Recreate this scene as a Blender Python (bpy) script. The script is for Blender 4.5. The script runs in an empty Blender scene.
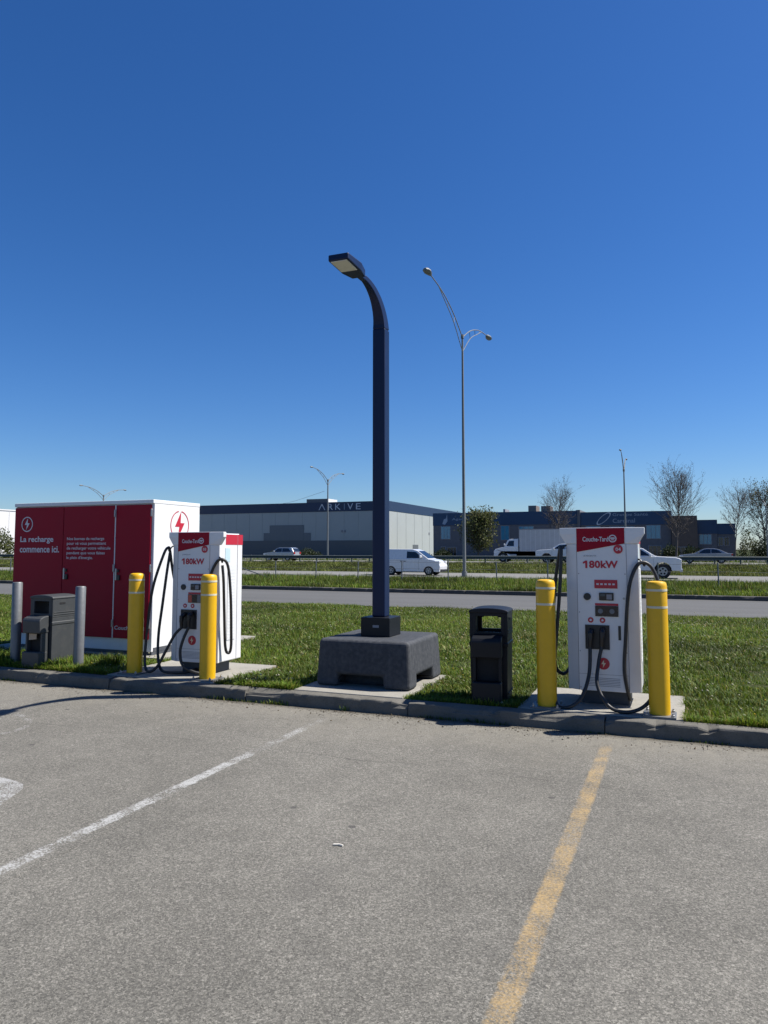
import bpy, bmesh, math, random
import numpy as np
from mathutils import Vector, Matrix, noise as mnoise
random.seed(7); rng = np.random.default_rng(11)
R = math.radians; PI = math.pi
sc = bpy.context.scene; COL = sc.collection

# ------------------------------------------------------------------ camera, sky, sun, exposure
# world x runs along the kerb to the right, y runs away from the kerb, z is up; the camera stands on the asphalt
F = 739.6; CY = 490.0; HZ = 549.5; H = 1.75; YAW = R(22); PITCH = math.atan((HZ - CY) / F)
cam = bpy.data.cameras.new('camera'); co = bpy.data.objects.new('camera', cam); COL.objects.link(co)
co.location = (0, 0, H); co.rotation_euler = (PI/2 + PITCH, 0, YAW)
cam.sensor_fit = 'VERTICAL'; cam.sensor_height = 36; cam.lens = F * 36 / 1024
cam.shift_y = -(512 - CY) / 1024
cam.clip_end = 8000; sc.camera = co
EL, AZ = R(53), R(27.5)                      # sun: to the right (+x) and a little behind the things (+y)
w = bpy.data.worlds.new('World'); sc.world = w; w.use_nodes = True
nt = w.node_tree; bg = nt.nodes['Background']
sky = nt.nodes.new('ShaderNodeTexSky'); sky.sky_type = 'NISHITA'; sky.sun_disc = False
sky.sun_elevation = EL; sky.sun_rotation = PI/2 - AZ
sky.air_density = 1.0; sky.dust_density = 0.3; sky.ozone_density = 10; sky.altitude = 0
hs = nt.nodes.new('ShaderNodeHueSaturation'); hs.inputs['Hue'].default_value = .507; hs.inputs['Saturation'].default_value = 1.16   # the camera's own colour rendering, all over the sky
nt.links.new(sky.outputs[0], hs.inputs['Color']); nt.links.new(hs.outputs[0], bg.inputs[0]); bg.inputs[1].default_value = 0.069
sd = bpy.data.lights.new('sun', 'SUN'); sd.energy = 5.0; sd.angle = R(0.53); sd.color = (1, .955, .885)
so = bpy.data.objects.new('sun', sd); COL.objects.link(so)
sv = Vector((math.cos(EL)*math.cos(AZ), math.cos(EL)*math.sin(AZ), math.sin(EL)))
so.rotation_euler = sv.to_track_quat('Z', 'Y').to_euler(); so.location = sv * 40
sc.view_settings.view_transform = 'Standard'; sc.view_settings.look = 'None'
sc.view_settings.exposure = 0.8; sc.view_settings.gamma = 1
sc.view_settings.use_curve_mapping = False
sc.render.resolution_x = 768; sc.render.resolution_y = 1024

# ------------------------------------------------------------------ materials
MATS = {}
class NT:
    def __init__(s, name):
        s.m = bpy.data.materials.new(name); s.m.use_nodes = True; s.t = s.m.node_tree
        s.b = s.t.nodes['Principled BSDF']; s.out = s.t.nodes['Material Output']
    def n(s, kind, **kw):
        x = s.t.nodes.new('ShaderNode' + kind)
        for k, v in kw.items():
            if hasattr(x, k): setattr(x, k, v)
        return x
    def l(s, a, b): s.t.links.new(a, b)
    def pos(s):
        if not hasattr(s, '_p'): s._p = s.n('NewGeometry').outputs['Position']
        return s._p
    def obj(s):
        if not hasattr(s, '_o'): s._o = s.n('TexCoord').outputs['Object']
        return s._o
    def noise(s, vec, scale, detail=3, rough=.55, dist=0):
        x = s.n('TexNoise'); s.l(vec, x.inputs['Vector']); x.inputs['Scale'].default_value = scale
        x.inputs['Detail'].default_value = detail; x.inputs['Roughness'].default_value = rough
        x.inputs['Distortion'].default_value = dist
        return x.outputs['Fac']
    def voro(s, vec, scale, out='Color', feature='F1', rand=1):
        x = s.n('TexVoronoi', feature=feature); s.l(vec, x.inputs['Vector']); x.inputs['Scale'].default_value = scale
        x.inputs['Randomness'].default_value = rand
        return x.outputs[out]
    def ramp(s, fac, stops, interp='LINEAR'):
        x = s.n('ValToRGB'); cr = x.color_ramp; cr.interpolation = interp; s.l(fac, x.inputs[0])
        while len(cr.elements) < len(stops): cr.elements.new(.5)
        for e, (p, c) in zip(cr.elements, stops):
            e.position = p; e.color = (c, c, c, 1) if not isinstance(c, tuple) else (*c[:3], 1)
        return x.outputs[0]
    def math(s, op, a, b=None, c=None, clamp=False):
        x = s.n('Math', operation=op); x.use_clamp = clamp
        for i, v in enumerate((a, b, c)):
            if v is None: continue
            if isinstance(v, (int, float)): x.inputs[i].default_value = v
            else: s.l(v, x.inputs[i])
        return x.outputs[0]
    def mix(s, fac, a, b, blend='MIX'):
        x = s.n('Mix', data_type='RGBA', blend_type=blend)
        for sock, v in ((x.inputs[0], fac), (x.inputs[6], a), (x.inputs[7], b)):
            if isinstance(v, (int, float)): sock.default_value = v
            elif isinstance(v, tuple): sock.default_value = (*v[:3], 1)
            else: s.l(v, sock)
        return x.outputs[2]
    def xyz(s, vec):
        x = s.n('SeparateXYZ'); s.l(vec, x.inputs[0]); return x.outputs
    def bump(s, h, strength=.3, dist=.01):
        x = s.n('Bump'); x.inputs['Strength'].default_value = strength; x.inputs['Distance'].default_value = dist
        s.l(h, x.inputs['Height']); s.l(x.outputs[0], s.b.inputs['Normal'])
    def col(s, c):
        if isinstance(c, tuple): s.b.inputs['Base Color'].default_value = (*c[:3], 1)
        else: s.l(c, s.b.inputs['Base Color'])
    def rough(s, r):
        if isinstance(r, (int, float)): s.b.inputs['Roughness'].default_value = r
        else: s.l(r, s.b.inputs['Roughness'])

def mat(name, c, rough=.6, metal=0, var=.12, scale=6, bump=0, bscale=120, spec=.5, coat=0, dirt=0, dirtc=(.2, .18, .15)):
    if name in MATS: return MATS[name]
    t = NT(name); p = t.obj()
    nz = t.noise(p, scale, 5)
    lo = tuple(x*(1-var) for x in c); hi = tuple(min(1, x*(1+var)) for x in c)
    cc = t.mix(nz, lo, hi)
    if dirt:
        d = t.ramp(t.noise(p, scale*2.3, 8, .7), [(.5, 0.), (.75, dirt)])
        cc = t.mix(d, cc, dirtc)
    t.col(cc); t.b.inputs['Metallic'].default_value = metal
    t.b.inputs['Specular IOR Level'].default_value = spec
    t.b.inputs['Coat Weight'].default_value = coat
    t.rough(t.math('MULTIPLY_ADD', nz, .16, rough - .08, clamp=True))
    if bump: t.bump(t.noise(p, bscale, 4), bump, .004)
    MATS[name] = t.m; return t.m

def asphalt_nodes(t, base=1.0, coarse=1.0):
    p = t.pos(); X = t.xyz(p)
    cells = t.xyz(t.voro(p, 150*coarse))[0]
    cells2 = t.xyz(t.voro(p, 85*coarse))[1]
    stone = t.ramp(cells, [(0, (.047, .046, .0425)), (.25, (.107, .105, .098)), (.75, (.188, .184, .17)), (1, (.32, .312, .29))])
    st2 = t.ramp(cells2, [(0, (.075, .074, .07)), (.8, (.16, .158, .15)), (1, (.31, .30, .285))])
    c = t.mix(.38, stone, st2)
    fine = t.noise(p, 330, 2); c = t.mix(t.ramp(fine, [(.35, .6), (.58, 0.)]), c, (.045, .044, .041))
    big = t.noise(p, .55, 6, .6); c = t.mix(1, c, t.ramp(big, [(.3, .80), (.7, 1.16)]), 'MULTIPLY')
    mid = t.noise(p, 3.7, 5, .65); c = t.mix(1, c, t.ramp(mid, [(.3, .90), (.7, 1.08)]), 'MULTIPLY')
    c = t.mix(1, c, (1.12, 1.085, 1.0), 'MULTIPLY')
    return c, cells, fine

def m_asphalt(name, kind):
    if name in MATS: return MATS[name]
    t = NT(name); c, cells, fine = asphalt_nodes(t); p = t.pos(); X = t.xyz(p)
    # dust blown against the kerb, and tyre and oil stains inside the stalls
    v = t.math('ADD', X[1], t.math('MULTIPLY', t.math('SUBTRACT', t.noise(p, 1.3, 4), .5), 1.5))
    dust = t.ramp(t.math('DIVIDE', t.math('SUBTRACT', v, 6.1), 1.2), [(0, 0.), (.5, .3), (1, .75)])
    c = t.mix(t.math('MULTIPLY', dust, t.ramp(t.noise(p, 9, 5), [(.3, .25), (.65, 1.)])), c, (.20, .185, .152))
    oil = t.ramp(t.noise(p, .9, 7, .68, .6), [(.57, 0.), (.74, .38)])
    c = t.mix(oil, c, (.085, .08, .074))
    spots = t.voro(p, 1.7, 'Distance'); c = t.mix(t.ramp(spots, [(.035, .75), (.05, 0.)]), c, (.05, .048, .045))
    seam = t.math('ABSOLUTE', t.math('SUBTRACT', t.math('ADD', X[1], t.math('MULTIPLY', t.noise(p, .8, 5, .6), .5)), 6.05))
    c = t.mix(t.math('MULTIPLY', t.ramp(seam, [(0, .8), (.011, 0.)]), t.ramp(t.noise(p, .7, 3), [(.42, 0.), (.55, 1.)])), c, (.05, .047, .042))
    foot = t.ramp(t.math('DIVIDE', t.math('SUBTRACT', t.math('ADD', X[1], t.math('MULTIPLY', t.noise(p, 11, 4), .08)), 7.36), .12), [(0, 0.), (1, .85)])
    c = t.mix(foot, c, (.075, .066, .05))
    # narrow wandering cracks
    cr = t.n('TexNoise'); t.l(p, cr.inputs['Vector']); cr.inputs['Scale'].default_value = .42; cr.inputs['Detail'].default_value = 9
    crk = t.ramp(t.math('ABSOLUTE', t.math('SUBTRACT', cr.outputs['Fac'], .5)), [(0, .14), (.0022, 0.)])
    c = t.mix(crk, c, (.045, .043, .04))
    if kind != 'plain':
        if kind == 'white':
            cx, hw, col, y1, y0 = -3.51, .056, (.36, .36, .345), 7.5, 5.3
        elif kind == 'yellow':
            cx, hw, col, y1, y0 = -.69, .062, (.40, .275, .12), 7.4, 6.2
        else:
            cx, hw, col, y1, y0 = None, 0, (.34, .34, .33), 0, 0
        wob = t.noise(p, 16, 6, .7)
        if cx is not None:
            d = t.math('ABSOLUTE', t.math('SUBTRACT', X[0], cx))
            d = t.math('ADD', d, t.math('MULTIPLY', t.math('SUBTRACT', wob, .5), .09 if kind == 'white' else .05))
            m = t.ramp(t.math('DIVIDE', d, hw), [(.72, 1.), (1.0, 0.)])
            fade = t.math('DIVIDE', t.math('SUBTRACT', X[1], y0), y1 - y0, clamp=True)
        else:
            m = t.ramp(wob, [(.0, 1.), (1., 1.)]); fade = t.ramp(wob, [(0, .0), (1, .0)])
        wear = t.math('ADD', t.math('MULTIPLY', t.noise(p, 70, 4, .7), .62), t.math('MULTIPLY', t.noise(p, 5, 4), .42))
        wear = t.math('SUBTRACT', wear, t.math('MULTIPLY', fade, .15))
        lo, hi = {'white': (.47, .545), 'yellow': (.43, .62), 'blob': (.49, .57), 'faint': (.55, .62)}[kind]
        wm = t.ramp(wear, [(lo, 0.), (hi, 1.)])
        m = t.math('MULTIPLY', m, wm)
        if kind == 'yellow': m = t.math('MULTIPLY', m, .8)
        pc = t.mix(t.noise(p, 120, 3), tuple(x*.82 for x in col), tuple(min(1, x*1.1) for x in col))
        c = t.mix(m, c, pc)
    t.col(c); t.rough(.9); t.b.inputs['Specular IOR Level'].default_value = .3
    h = t.math('ADD', t.math('MULTIPLY', cells, .6), fine); t.bump(h, .55, .006)
    MATS[name] = t.m; return t.m

def m_road(name, c0, c1, sc_=.25):
    t = NT(name); p = t.pos()
    a = t.mix(t.noise(p, sc_, 6, .6), c0, c1)
    a = t.mix(1, a, t.ramp(t.noise(p, 14, 5, .7), [(.3, .85), (.7, 1.12)]), 'MULTIPLY')
    X = t.xyz(p)
    st = t.noise(t.n('Mapping').outputs[0], 1, 2)
    mp = t.n('Mapping'); t.l(p, mp.inputs[0]); mp.inputs['Scale'].default_value = (.03, 1.1, 1)
    a = t.mix(1, a, t.ramp(t.noise(mp.outputs[0], 1.0, 3), [(.3, .88), (.7, 1.1)]), 'MULTIPLY')
    t.col(a); t.rough(.9); t.b.inputs['Specular IOR Level'].default_value = .3
    t.bump(t.noise(p, 60, 4), .3, .006); MATS[name] = t.m; return t.m

def m_concrete(name, c=(.42, .40, .36), var=.2, stain=.35, pits=.4):
    if name in MATS: return MATS[name]
    t = NT(name); p = t.pos()
    a = t.mix(t.noise(p, 2.2, 8, .65), tuple(x*(1-var) for x in c), tuple(x*(1+var) for x in c))
    a = t.mix(t.ramp(t.noise(p, 6, 8, .75), [(.5, 0.), (.72, stain)]), a, tuple(q*.45 for q in c))
    a = t.mix(t.ramp(t.noise(p, 130, 2), [(.32, pits), (.45, 0.)]), a, tuple(q*.42 for q in c))
    t.col(a); t.rough(.9); t.b.inputs['Specular IOR Level'].default_value = .3
    t.bump(t.math('ADD', t.noise(p, 90, 4), t.noise(p, 14, 5)), .5, .008); MATS[name] = t.m; return t.m

def m_ground():
    t = NT('turf_soil'); p = t.pos()
    a = t.mix(t.noise(p, 1.1, 8, .65), (.022, .034, .009), (.05, .06, .018))
    a = t.mix(t.ramp(t.noise(p, 5, 6), [(.5, 0.), (.7, .6)]), a, (.06, .05, .03))
    t.col(a); t.rough(.95); t.b.inputs['Specular IOR Level'].default_value = .1
    t.bump(t.noise(p, 30, 6), .8, .03); return t.m

def m_leaf(name, trans=.35):
    """colour comes from each blade's own colour attribute"""
    m = bpy.data.materials.new(name); m.use_nodes = True; t = m.node_tree; t.nodes.clear()
    o = t.nodes.new('ShaderNodeOutputMaterial'); a = t.nodes.new('ShaderNodeAttribute'); a.attribute_name = 'Col'
    d = t.nodes.new('ShaderNodeBsdfPrincipled'); d.inputs['Roughness'].default_value = .6; d.inputs['Specular IOR Level'].default_value = .25
    tr = t.nodes.new('ShaderNodeBsdfTranslucent'); mx = t.nodes.new('ShaderNodeMixShader'); mx.inputs[0].default_value = trans
    t.links.new(a.outputs['Color'], d.inputs['Base Color'])
    hs = t.nodes.new('ShaderNodeHueSaturation'); hs.inputs['Hue'].default_value = .485; hs.inputs['Value'].default_value = 1.15
    t.links.new(a.outputs['Color'], hs.inputs['Color']); t.links.new(hs.outputs[0], tr.inputs[0])
    t.links.new(d.outputs[0], mx.inputs[1]); t.links.new(tr.outputs[0], mx.inputs[2]); t.links.new(mx.outputs[0], o.inputs[0])
    return m

def m_bark():
    t = NT('bark'); p = t.obj(); a = t.mix(t.noise(p, 9, 6), (.06, .05, .043), (.15, .13, .115))
    t.col(a); t.rough(.9); MATS['bark'] = t.m; return t.m

def m_glass(name, c, rough=.08):
    t = NT(name); t.col(t.mix(t.noise(t.obj(), 1.3, 3), tuple(x*.8 for x in c), tuple(x*1.2 for x in c)))
    t.rough(rough); t.b.inputs['Specular IOR Level'].default_value = .7; MATS[name] = t.m; return t.m

WHITE = mat('white_enamel', (.66, .66, .66), .32, var=.03, scale=3, dirt=.10, coat=.25)
SWHITE = mat('white_steel', (.66, .66, .66), .45, var=.04, scale=2, dirt=.12)
RED = mat('red_vinyl', (.28, .0035, .018), .5, var=.08, scale=2, dirt=.06, dirtc=(.15, .02, .03), spec=.18)
REDP = mat('red_print', (.42, .012, .030), .4, var=.05)
WPRINT = mat('white_print', (.58, .57, .58), .5, var=.03)
GPRINT = mat('grey_print', (.22, .22, .24), .5, var=.05)
BLACK = mat('black_plastic', (.012, .012, .014), .42, var=.3, scale=9)
SCREEN = mat('dark_screen', (.012, .014, .02), .12, var=.3, scale=14)
RUBBER = mat('black_rubber', (.016, .016, .017), .5, var=.25, scale=14, dirt=.25, dirtc=(.09, .085, .08))
PLINTH = mat('plinth_grey', (.05, .055, .065), .6, var=.2, scale=5, dirt=.3, dirtc=(.16, .15, .13))
YELLOW = mat('yellow_cover', (.66, .375, .003), .42, var=.07, scale=7, dirt=.18, dirtc=(.36, .21, .02))
BAND = mat('reflective_band', (.58, .54, .40), .4, var=.08)
GALV = mat('galvanised_steel', (.155, .16, .165), .5, metal=.4, var=.22, scale=16, dirt=.3, dirtc=(.22, .22, .22))
STEEL = mat('steel', (.35, .35, .35), .4, metal=.8, var=.2)
NAVY = mat('navy_coated_steel', (.004, .012, .046), .42, var=.15, scale=3, dirt=.03, dirtc=(.03, .035, .045), spec=.3)
NBLACK = mat('black_coated_steel', (.006, .007, .010), .45, var=.2, scale=4, dirt=.06, dirtc=(.03, .03, .03), spec=.3)
LENS = mat('lamp_lens', (.62, .60, .55), .25, var=.06)
BINGREY = mat('grey_bin_plastic', (.036, .039, .041), .55, var=.12, scale=5, bump=.15, dirt=.3, dirtc=(.09, .085, .075))
BINDARK = mat('charcoal_bin_plastic', (.005, .006, .009), .5, var=.2, scale=5, bump=.15, dirt=.10, dirtc=(.02, .02, .02), spec=.3)
INSIDE = mat('bin_inside', (.006, .006, .007), .8, var=.2)
PAPER = mat('paper_towel', (.42, .33, .24), .9, var=.1, scale=20)
def m_block():
    t = NT('dark_cast_concrete'); p = t.obj()
    a = t.mix(t.noise(p, 3.0, 8, .65), (.030, .034, .040), (.046, .050, .058))
    mp = t.n('Mapping'); t.l(p, mp.inputs[0]); mp.inputs['Scale'].default_value = (14, 14, 1.2)
    a = t.mix(t.ramp(t.noise(mp.outputs[0], 1, 6, .6), [(.52, 0.), (.75, .3)]), a, (.085, .09, .095))
    a = t.mix(t.ramp(t.voro(p, 55, 'Distance'), [(.10, .6), (.16, 0.)]), a, (.018, .019, .022))
    g = t.n('NewGeometry'); a = t.mix(t.ramp(t.math('MULTIPLY', g.outputs['Pointiness'], t.math('ADD', .85, t.math('MULTIPLY', t.noise(p, 22, 5), .3))), [(.50, 0.), (.60, .5)]), a, (.14, .14, .145))
    t.col(a); t.rough(.85); t.b.inputs['Specular IOR Level'].default_value = .25; t.bump(t.math('ADD', t.noise(p, 80, 4), t.noise(p, 11, 5)), .45, .006)
    return t.m
BASECON = m_block()
CON = m_concrete('kerb_concrete', (.125, .118, .102), .3, .65, .5)
PADC = m_concrete('pad_concrete', (.26, .247, .215), .18, .3, .3)
LEAF = m_leaf('grass_leaf', .32); TLEAF = m_leaf('tree_leaf', .3); BARK = m_bark()
SOIL = m_ground()
WALLG = mat('pale_metal_wall', (.32, .345, .335), .6, var=.06, scale=.3, dirt=.1)
WALLD = mat('dark_grey_wall', (.09, .10, .108), .6, var=.08, scale=.3)
FASC = mat('navy_fascia', (.009, .025, .066), .5, var=.1, scale=.4)
FASC2 = mat('blue_fascia', (.014, .050, .115), .5, var=.12, scale=.4)
BRICK = mat('taupe_brick', (.13, .13, .14), .85, var=.25, scale=2.5)
BRICK2 = mat('brown_brick', (.12, .092, .075), .85, var=.25, scale=2.5)
WWALL = mat('white_wall', (.6, .6, .59), .6, var=.05, scale=.3)
TEAL = m_glass('teal_glass', (.05, .24, .36)); DGL = m_glass('dark_glass', (.012, .016, .022)); 
SIGNL = mat('sign_letter', (.50, .53, .57), .5, var=.05); SIGND = mat('dim_sign_letter', (.30, .36, .43), .5, var=.05)
CARW = mat('white_car_paint', (.64, .65, .66), .28, var=.03, coat=.6)
CARS = mat('silver_car_paint', (.36, .38, .40), .3, metal=.4, var=.05, coat=.6)
CARG = mat('grey_car_paint', (.24, .26, .285), .3, metal=.4, var=.05, coat=.6)
TYRE = mat('tyre', (.015, .015, .016), .8, var=.3); RIM = mat('alloy_rim', (.32, .33, .34), .35, metal=.6, var=.2)
LAMPW = mat('headlamp', (.65, .66, .66), .15, var=.1); LAMPR = mat('tail_lamp', (.30, .012, .012), .2, var=.1)
RAIL = mat('weathered_rail', (.085, .10, .098), .6, metal=.2, var=.25, scale=2)
LIGHTP = mat('street_light_steel', (.17, .18, .18), .6, metal=.2, var=.15, scale=2, spec=.3)
ROOFU = mat('roof_unit', (.17, .14, .125), .7, var=.2)

# ------------------------------------------------------------------ mesh helpers
class MB:
    def __init__(s): s.v = []; s.f = []
    def add(s, vs, fs):
        o = len(s.v); s.v += [tuple(p) for p in vs]; s.f += [tuple(i+o for i in f) for f in fs]; return s
    def box(s, x0, x1, y0, y1, z0, z1):
        return s.add([(x0,y0,z0),(x1,y0,z0),(x1,y1,z0),(x0,y1,z0),(x0,y0,z1),(x1,y0,z1),(x1,y1,z1),(x0,y1,z1)],
                     [(0,3,2,1),(4,5,6,7),(0,1,5,4),(1,2,6,5),(2,3,7,6),(3,0,4,7)])
    def prism(s, poly, axis, a0, a1):
        """poly in the two other axes (kept in order x,y,z); extruded along axis"""
        def P(p, a):
            return (a, p[0], p[1]) if axis == 'x' else (p[0], a, p[1]) if axis == 'y' else (p[0], p[1], a)
        n = len(poly); vs = [P(p, a0) for p in poly] + [P(p, a1) for p in poly]
        return s.add(vs, [tuple(range(n))[::-1], tuple(range(n, 2*n))] + [(i, (i+1) % n, n+(i+1) % n, n+i) for i in range(n)])
    def lathe(s, prof, n=24, c=(0, 0)):
        vs = []; fs = []; m = len(prof)
        for i in range(n):
            a = 2*PI*i/n
            for r, z in prof: vs.append((c[0]+r*math.cos(a), c[1]+r*math.sin(a), z))
        for i in range(n):
            for j in range(m-1):
                k = (i+1) % n; fs.append((i*m+j, k*m+j, k*m+j+1, i*m+j+1))
        fs.append(tuple(i*m for i in range(n))[::-1]); fs.append(tuple(i*m+m-1 for i in range(n)))
        return s.add(vs, fs)
    def tube(s, pts, r, n=8, closed_ends=True):
        pts = [Vector(p) for p in pts]; rs = r if isinstance(r, (list, tuple)) else [r]*len(pts)
        t0 = (pts[1]-pts[0]).normalized(); up = Vector((0, 0, 1)) if abs(t0.z) < .9 else Vector((1, 0, 0))
        nrm = t0.cross(up).normalized(); vs = []; fs = []
        for i, p in enumerate(pts):
            t = (pts[min(i+1, len(pts)-1)] - pts[max(i-1, 0)]).normalized()
            nrm = (nrm - t*nrm.dot(t)).normalized(); b = t.cross(nrm)
            for k in range(n):
                a = 2*PI*k/n; vs.append(p + (nrm*math.cos(a) + b*math.sin(a))*rs[i])
        for i in range(len(pts)-1):
            for k in range(n):
                q = (k+1) % n; fs.append((i*n+k, i*n+q, (i+1)*n+q, (i+1)*n+k))
        if closed_ends:
            fs.append(tuple(range(n))[::-1]); fs.append(tuple((len(pts)-1)*n+k for k in range(n)))
        return s.add(vs, fs)
    def disc(s, cx, cz, r, y0, y1, n=28):
        return s.prism([(cx+r*math.cos(2*PI*i/n), cz+r*math.sin(2*PI*i/n)) for i in range(n)], 'y', y0, y1)
    def mesh(s, name, m=None):
        me = bpy.data.meshes.new(name); me.from_pydata(s.v, [], s.f)
        bm = bmesh.new(); bm.from_mesh(me); bmesh.ops.recalc_face_normals(bm, faces=bm.faces); bm.to_mesh(me); bm.free()
        if m: me.materials.append(m)
        return me
    def build(s, name, m, parent=None, bevel=0, smooth=False, seg=2, label=None):
        o = link(name, s.mesh(name, m), parent)
        if smooth:
            o.data.polygons.foreach_set('use_smooth', [True]*len(o.data.polygons))
            md = o.modifiers.new('edge', 'EDGE_SPLIT'); md.split_angle = R(38)
        if bevel:
            b = o.modifiers.new('bevel', 'BEVEL'); b.width = bevel; b.segments = seg; b.limit_method = 'ANGLE'; b.angle_limit = R(35)
        if label: o['label'] = label
        return o
def link(name, data, parent=None, loc=None):
    o = bpy.data.objects.new(name, data); COL.objects.link(o)
    if parent: o.parent = parent
    if loc: o.location = loc
    return o
def tag(o, label, cat, group=None):
    o['label'] = label; o['category'] = cat
    if group: o['group'] = group
    return o
def thing(name, label, cat, loc=(0,0,0), rz=0, group=None):
    o = link(name, None); o.location = loc; o.rotation_euler = (0, 0, rz); o.empty_display_size = .2
    return tag(o, label, cat, group)
def struct(o): o['kind'] = 'structure'; return o
def stuff(o, label=None, cat=None):
    o['kind'] = 'stuff'
    if label: o['label'] = label; o['category'] = cat
    return o
def bez(pts, n=8):
    """Catmull-Rom through pts"""
    P = [Vector(p) for p in pts]; P = [2*P[0]-P[1]] + P + [2*P[-1]-P[-2]]; out = []
    for i in range(1, len(P)-2):
        a, b, c, d = P[i-1:i+3]
        for k in range(n):
            t = k/n; out.append(.5*((2*b) + (c-a)*t + (2*a-5*b+4*c-d)*t*t + (3*b-a-3*c+d)*t**3))
    out.append(P[-2]); return out
_tc = {}
def text2d(body, bold=0, spacing=1):
    k = (body, bold, spacing)
    if k not in _tc:
        cu = bpy.data.curves.new('t', 'FONT'); cu.body = body; cu.size = 1; cu.offset = bold; cu.space_character = spacing
        cu.resolution_u = 3; cu.fill_mode = 'BOTH'
        o = bpy.data.objects.new('t', cu); COL.objects.link(o); bpy.context.view_layer.update()
        me = bpy.data.meshes.new_from_object(o.evaluated_get(bpy.context.evaluated_depsgraph_get()))
        v = np.array([q.co[:2] for q in me.vertices]); f = [tuple(p.vertices) for p in me.polygons]
        bpy.data.objects.remove(o); bpy.data.curves.remove(cu); bpy.data.meshes.remove(me)
        v -= v.min(0); _tc[k] = (v, f)
    return _tc[k]
def lettering(body, m, parent, x0, x1, z0, z1, y, face='-y', bold=.0, spacing=1, name='lettering'):
    """text fitted into a box on a plane: face -y (x to the right) or +x (y to the right); one object per word"""
    v, f = text2d(body, bold, spacing); q = v / v.max(0)
    up = list(range(len(v)))
    def find(i):
        while up[i] != i: up[i] = up[up[i]]; i = up[i]
        return i
    for p in f:
        for i in p[1:]: up[find(i)] = find(p[0])
    isl = {}
    for i in range(len(v)): isl.setdefault(find(i), []).append(i)
    spans = sorted((v[i, 0].min(), v[i, 0].max(), k) for k, i in isl.items()); words = []; right = -9
    for a, b_, k in spans:
        if a - right > .17: words.append(set())
        words[-1].add(k); right = max(right, b_)
    o = None
    for wd in words:
        ids = [i for i in range(len(v)) if find(i) in wd]; mp = {i: n for n, i in enumerate(ids)}
        P = [(x0+(x1-x0)*q[i, 0], z0+(z1-z0)*q[i, 1]) for i in ids]
        vs = [(a, y, c) if face == '-y' else (y, a, c) for a, c in P]
        b = MB(); b.add(vs, [tuple(mp[i] for i in p) for p in f if find(p[0]) in wd]); o = link(name, b.mesh(name, m), parent)
    return o
BOLT = [(.12, 1.0), (-.55, -.10), (-.05, -.10), (-.22, -1.0), (.55, .18), (.08, .18)]
def bolt_emblem(parent, m, cx, cz, r, y, face='-y', ring=True, k=.82, th=.075):
    """lightning bolt in a ring; each a thin plate"""
    sgn = -1 if face == '-y' else 1
    def place(poly, d0, d1):
        b = MB()
        if face == '-y': return b.prism([(cx+p*r, cz+q*r) for p, q in poly], 'y', y, y+sgn*d1)
        return b.prism([(cx+p*r, cz+q*r) for p, q in poly], 'x', y, y+sgn*d1)
    place([(a*k, b*k) for a, b in BOLT], 0, .003).build('bolt_mark', m, parent)
    if ring:
        b = MB(); n = 40
        for i in range(n):
            a0, a1 = 2*PI*i/n, 2*PI*(i+1)/n
            if face != '-y' and abs((a0+a1)/2 - PI/2) < .22: continue
            q = [(math.cos(a)*rr, math.sin(a)*rr) for a, rr in ((a0, 1-th), (a1, 1-th), (a1, 1), (a0, 1))]
            if face == '-y': b.add([(cx+p*r, y-.003, cz+s*r) for p, s in q], [(0, 1, 2, 3)])
            else: b.add([(y+.003, cx+p*r, cz+s*r) for p, s in q], [(0, 1, 2, 3)])
        b.build('ring_mark', m, parent)

# ------------------------------------------------------------------ terrain, lot, roads
KY = 7.47                                        # foot of the kerb
PROF = [(-3000,-.06),(7.5,-.06),(7.6,.115),(12,.10),(20.3,.05),(21.35,-.03),(28.3,-.03),(28.45,.12),(35,.08),(42.6,.01),(43.3,-.05),
        (53.8,-.05),(54.2,.0),(60,.25),(66,.47),(68.6,.45),(69.2,.38),(82,.38),(82.5,.45),(5000,.45)]
PV = np.array([p[0] for p in PROF]); PZ = np.array([p[1] for p in PROF])
def gz(v): return np.interp(v, PV, PZ)
b = MB(); us = [-5000, -150, -60, -30, -15, 0, 15, 40, 150, 5000]
for i in range(len(PROF)-1):
    for j in range(len(us)-1):
        (v0, z0), (v1, z1) = PROF[i], PROF[i+1]
        b.add([(us[j],v0,z0),(us[j+1],v0,z0),(us[j+1],v1,z1),(us[j],v1,z1)], [(0,1,2,3)])
struct(b.build('ground', SOIL))
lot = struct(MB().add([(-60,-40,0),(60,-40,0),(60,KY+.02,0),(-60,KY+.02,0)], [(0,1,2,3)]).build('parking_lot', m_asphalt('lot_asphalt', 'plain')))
def sheet(name, m, x0, x1, y0, y1, z, parent): return MB().add([(x0,y0,z),(x1,y0,z),(x1,y1,z),(x0,y1,z)], [(0,1,2,3)]).build(name, m, parent)
sheet('painted_line', m_asphalt('white_line_paint', 'white'), -3.64, -3.38, -3, 7.35, .0015, lot)['label'] = 'worn white stall line'
sheet('painted_line', m_asphalt('yellow_line_paint', 'yellow'), -.79, -.56, -3, 7.3, .0015, lot)['label'] = 'worn yellow stall line'
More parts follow.
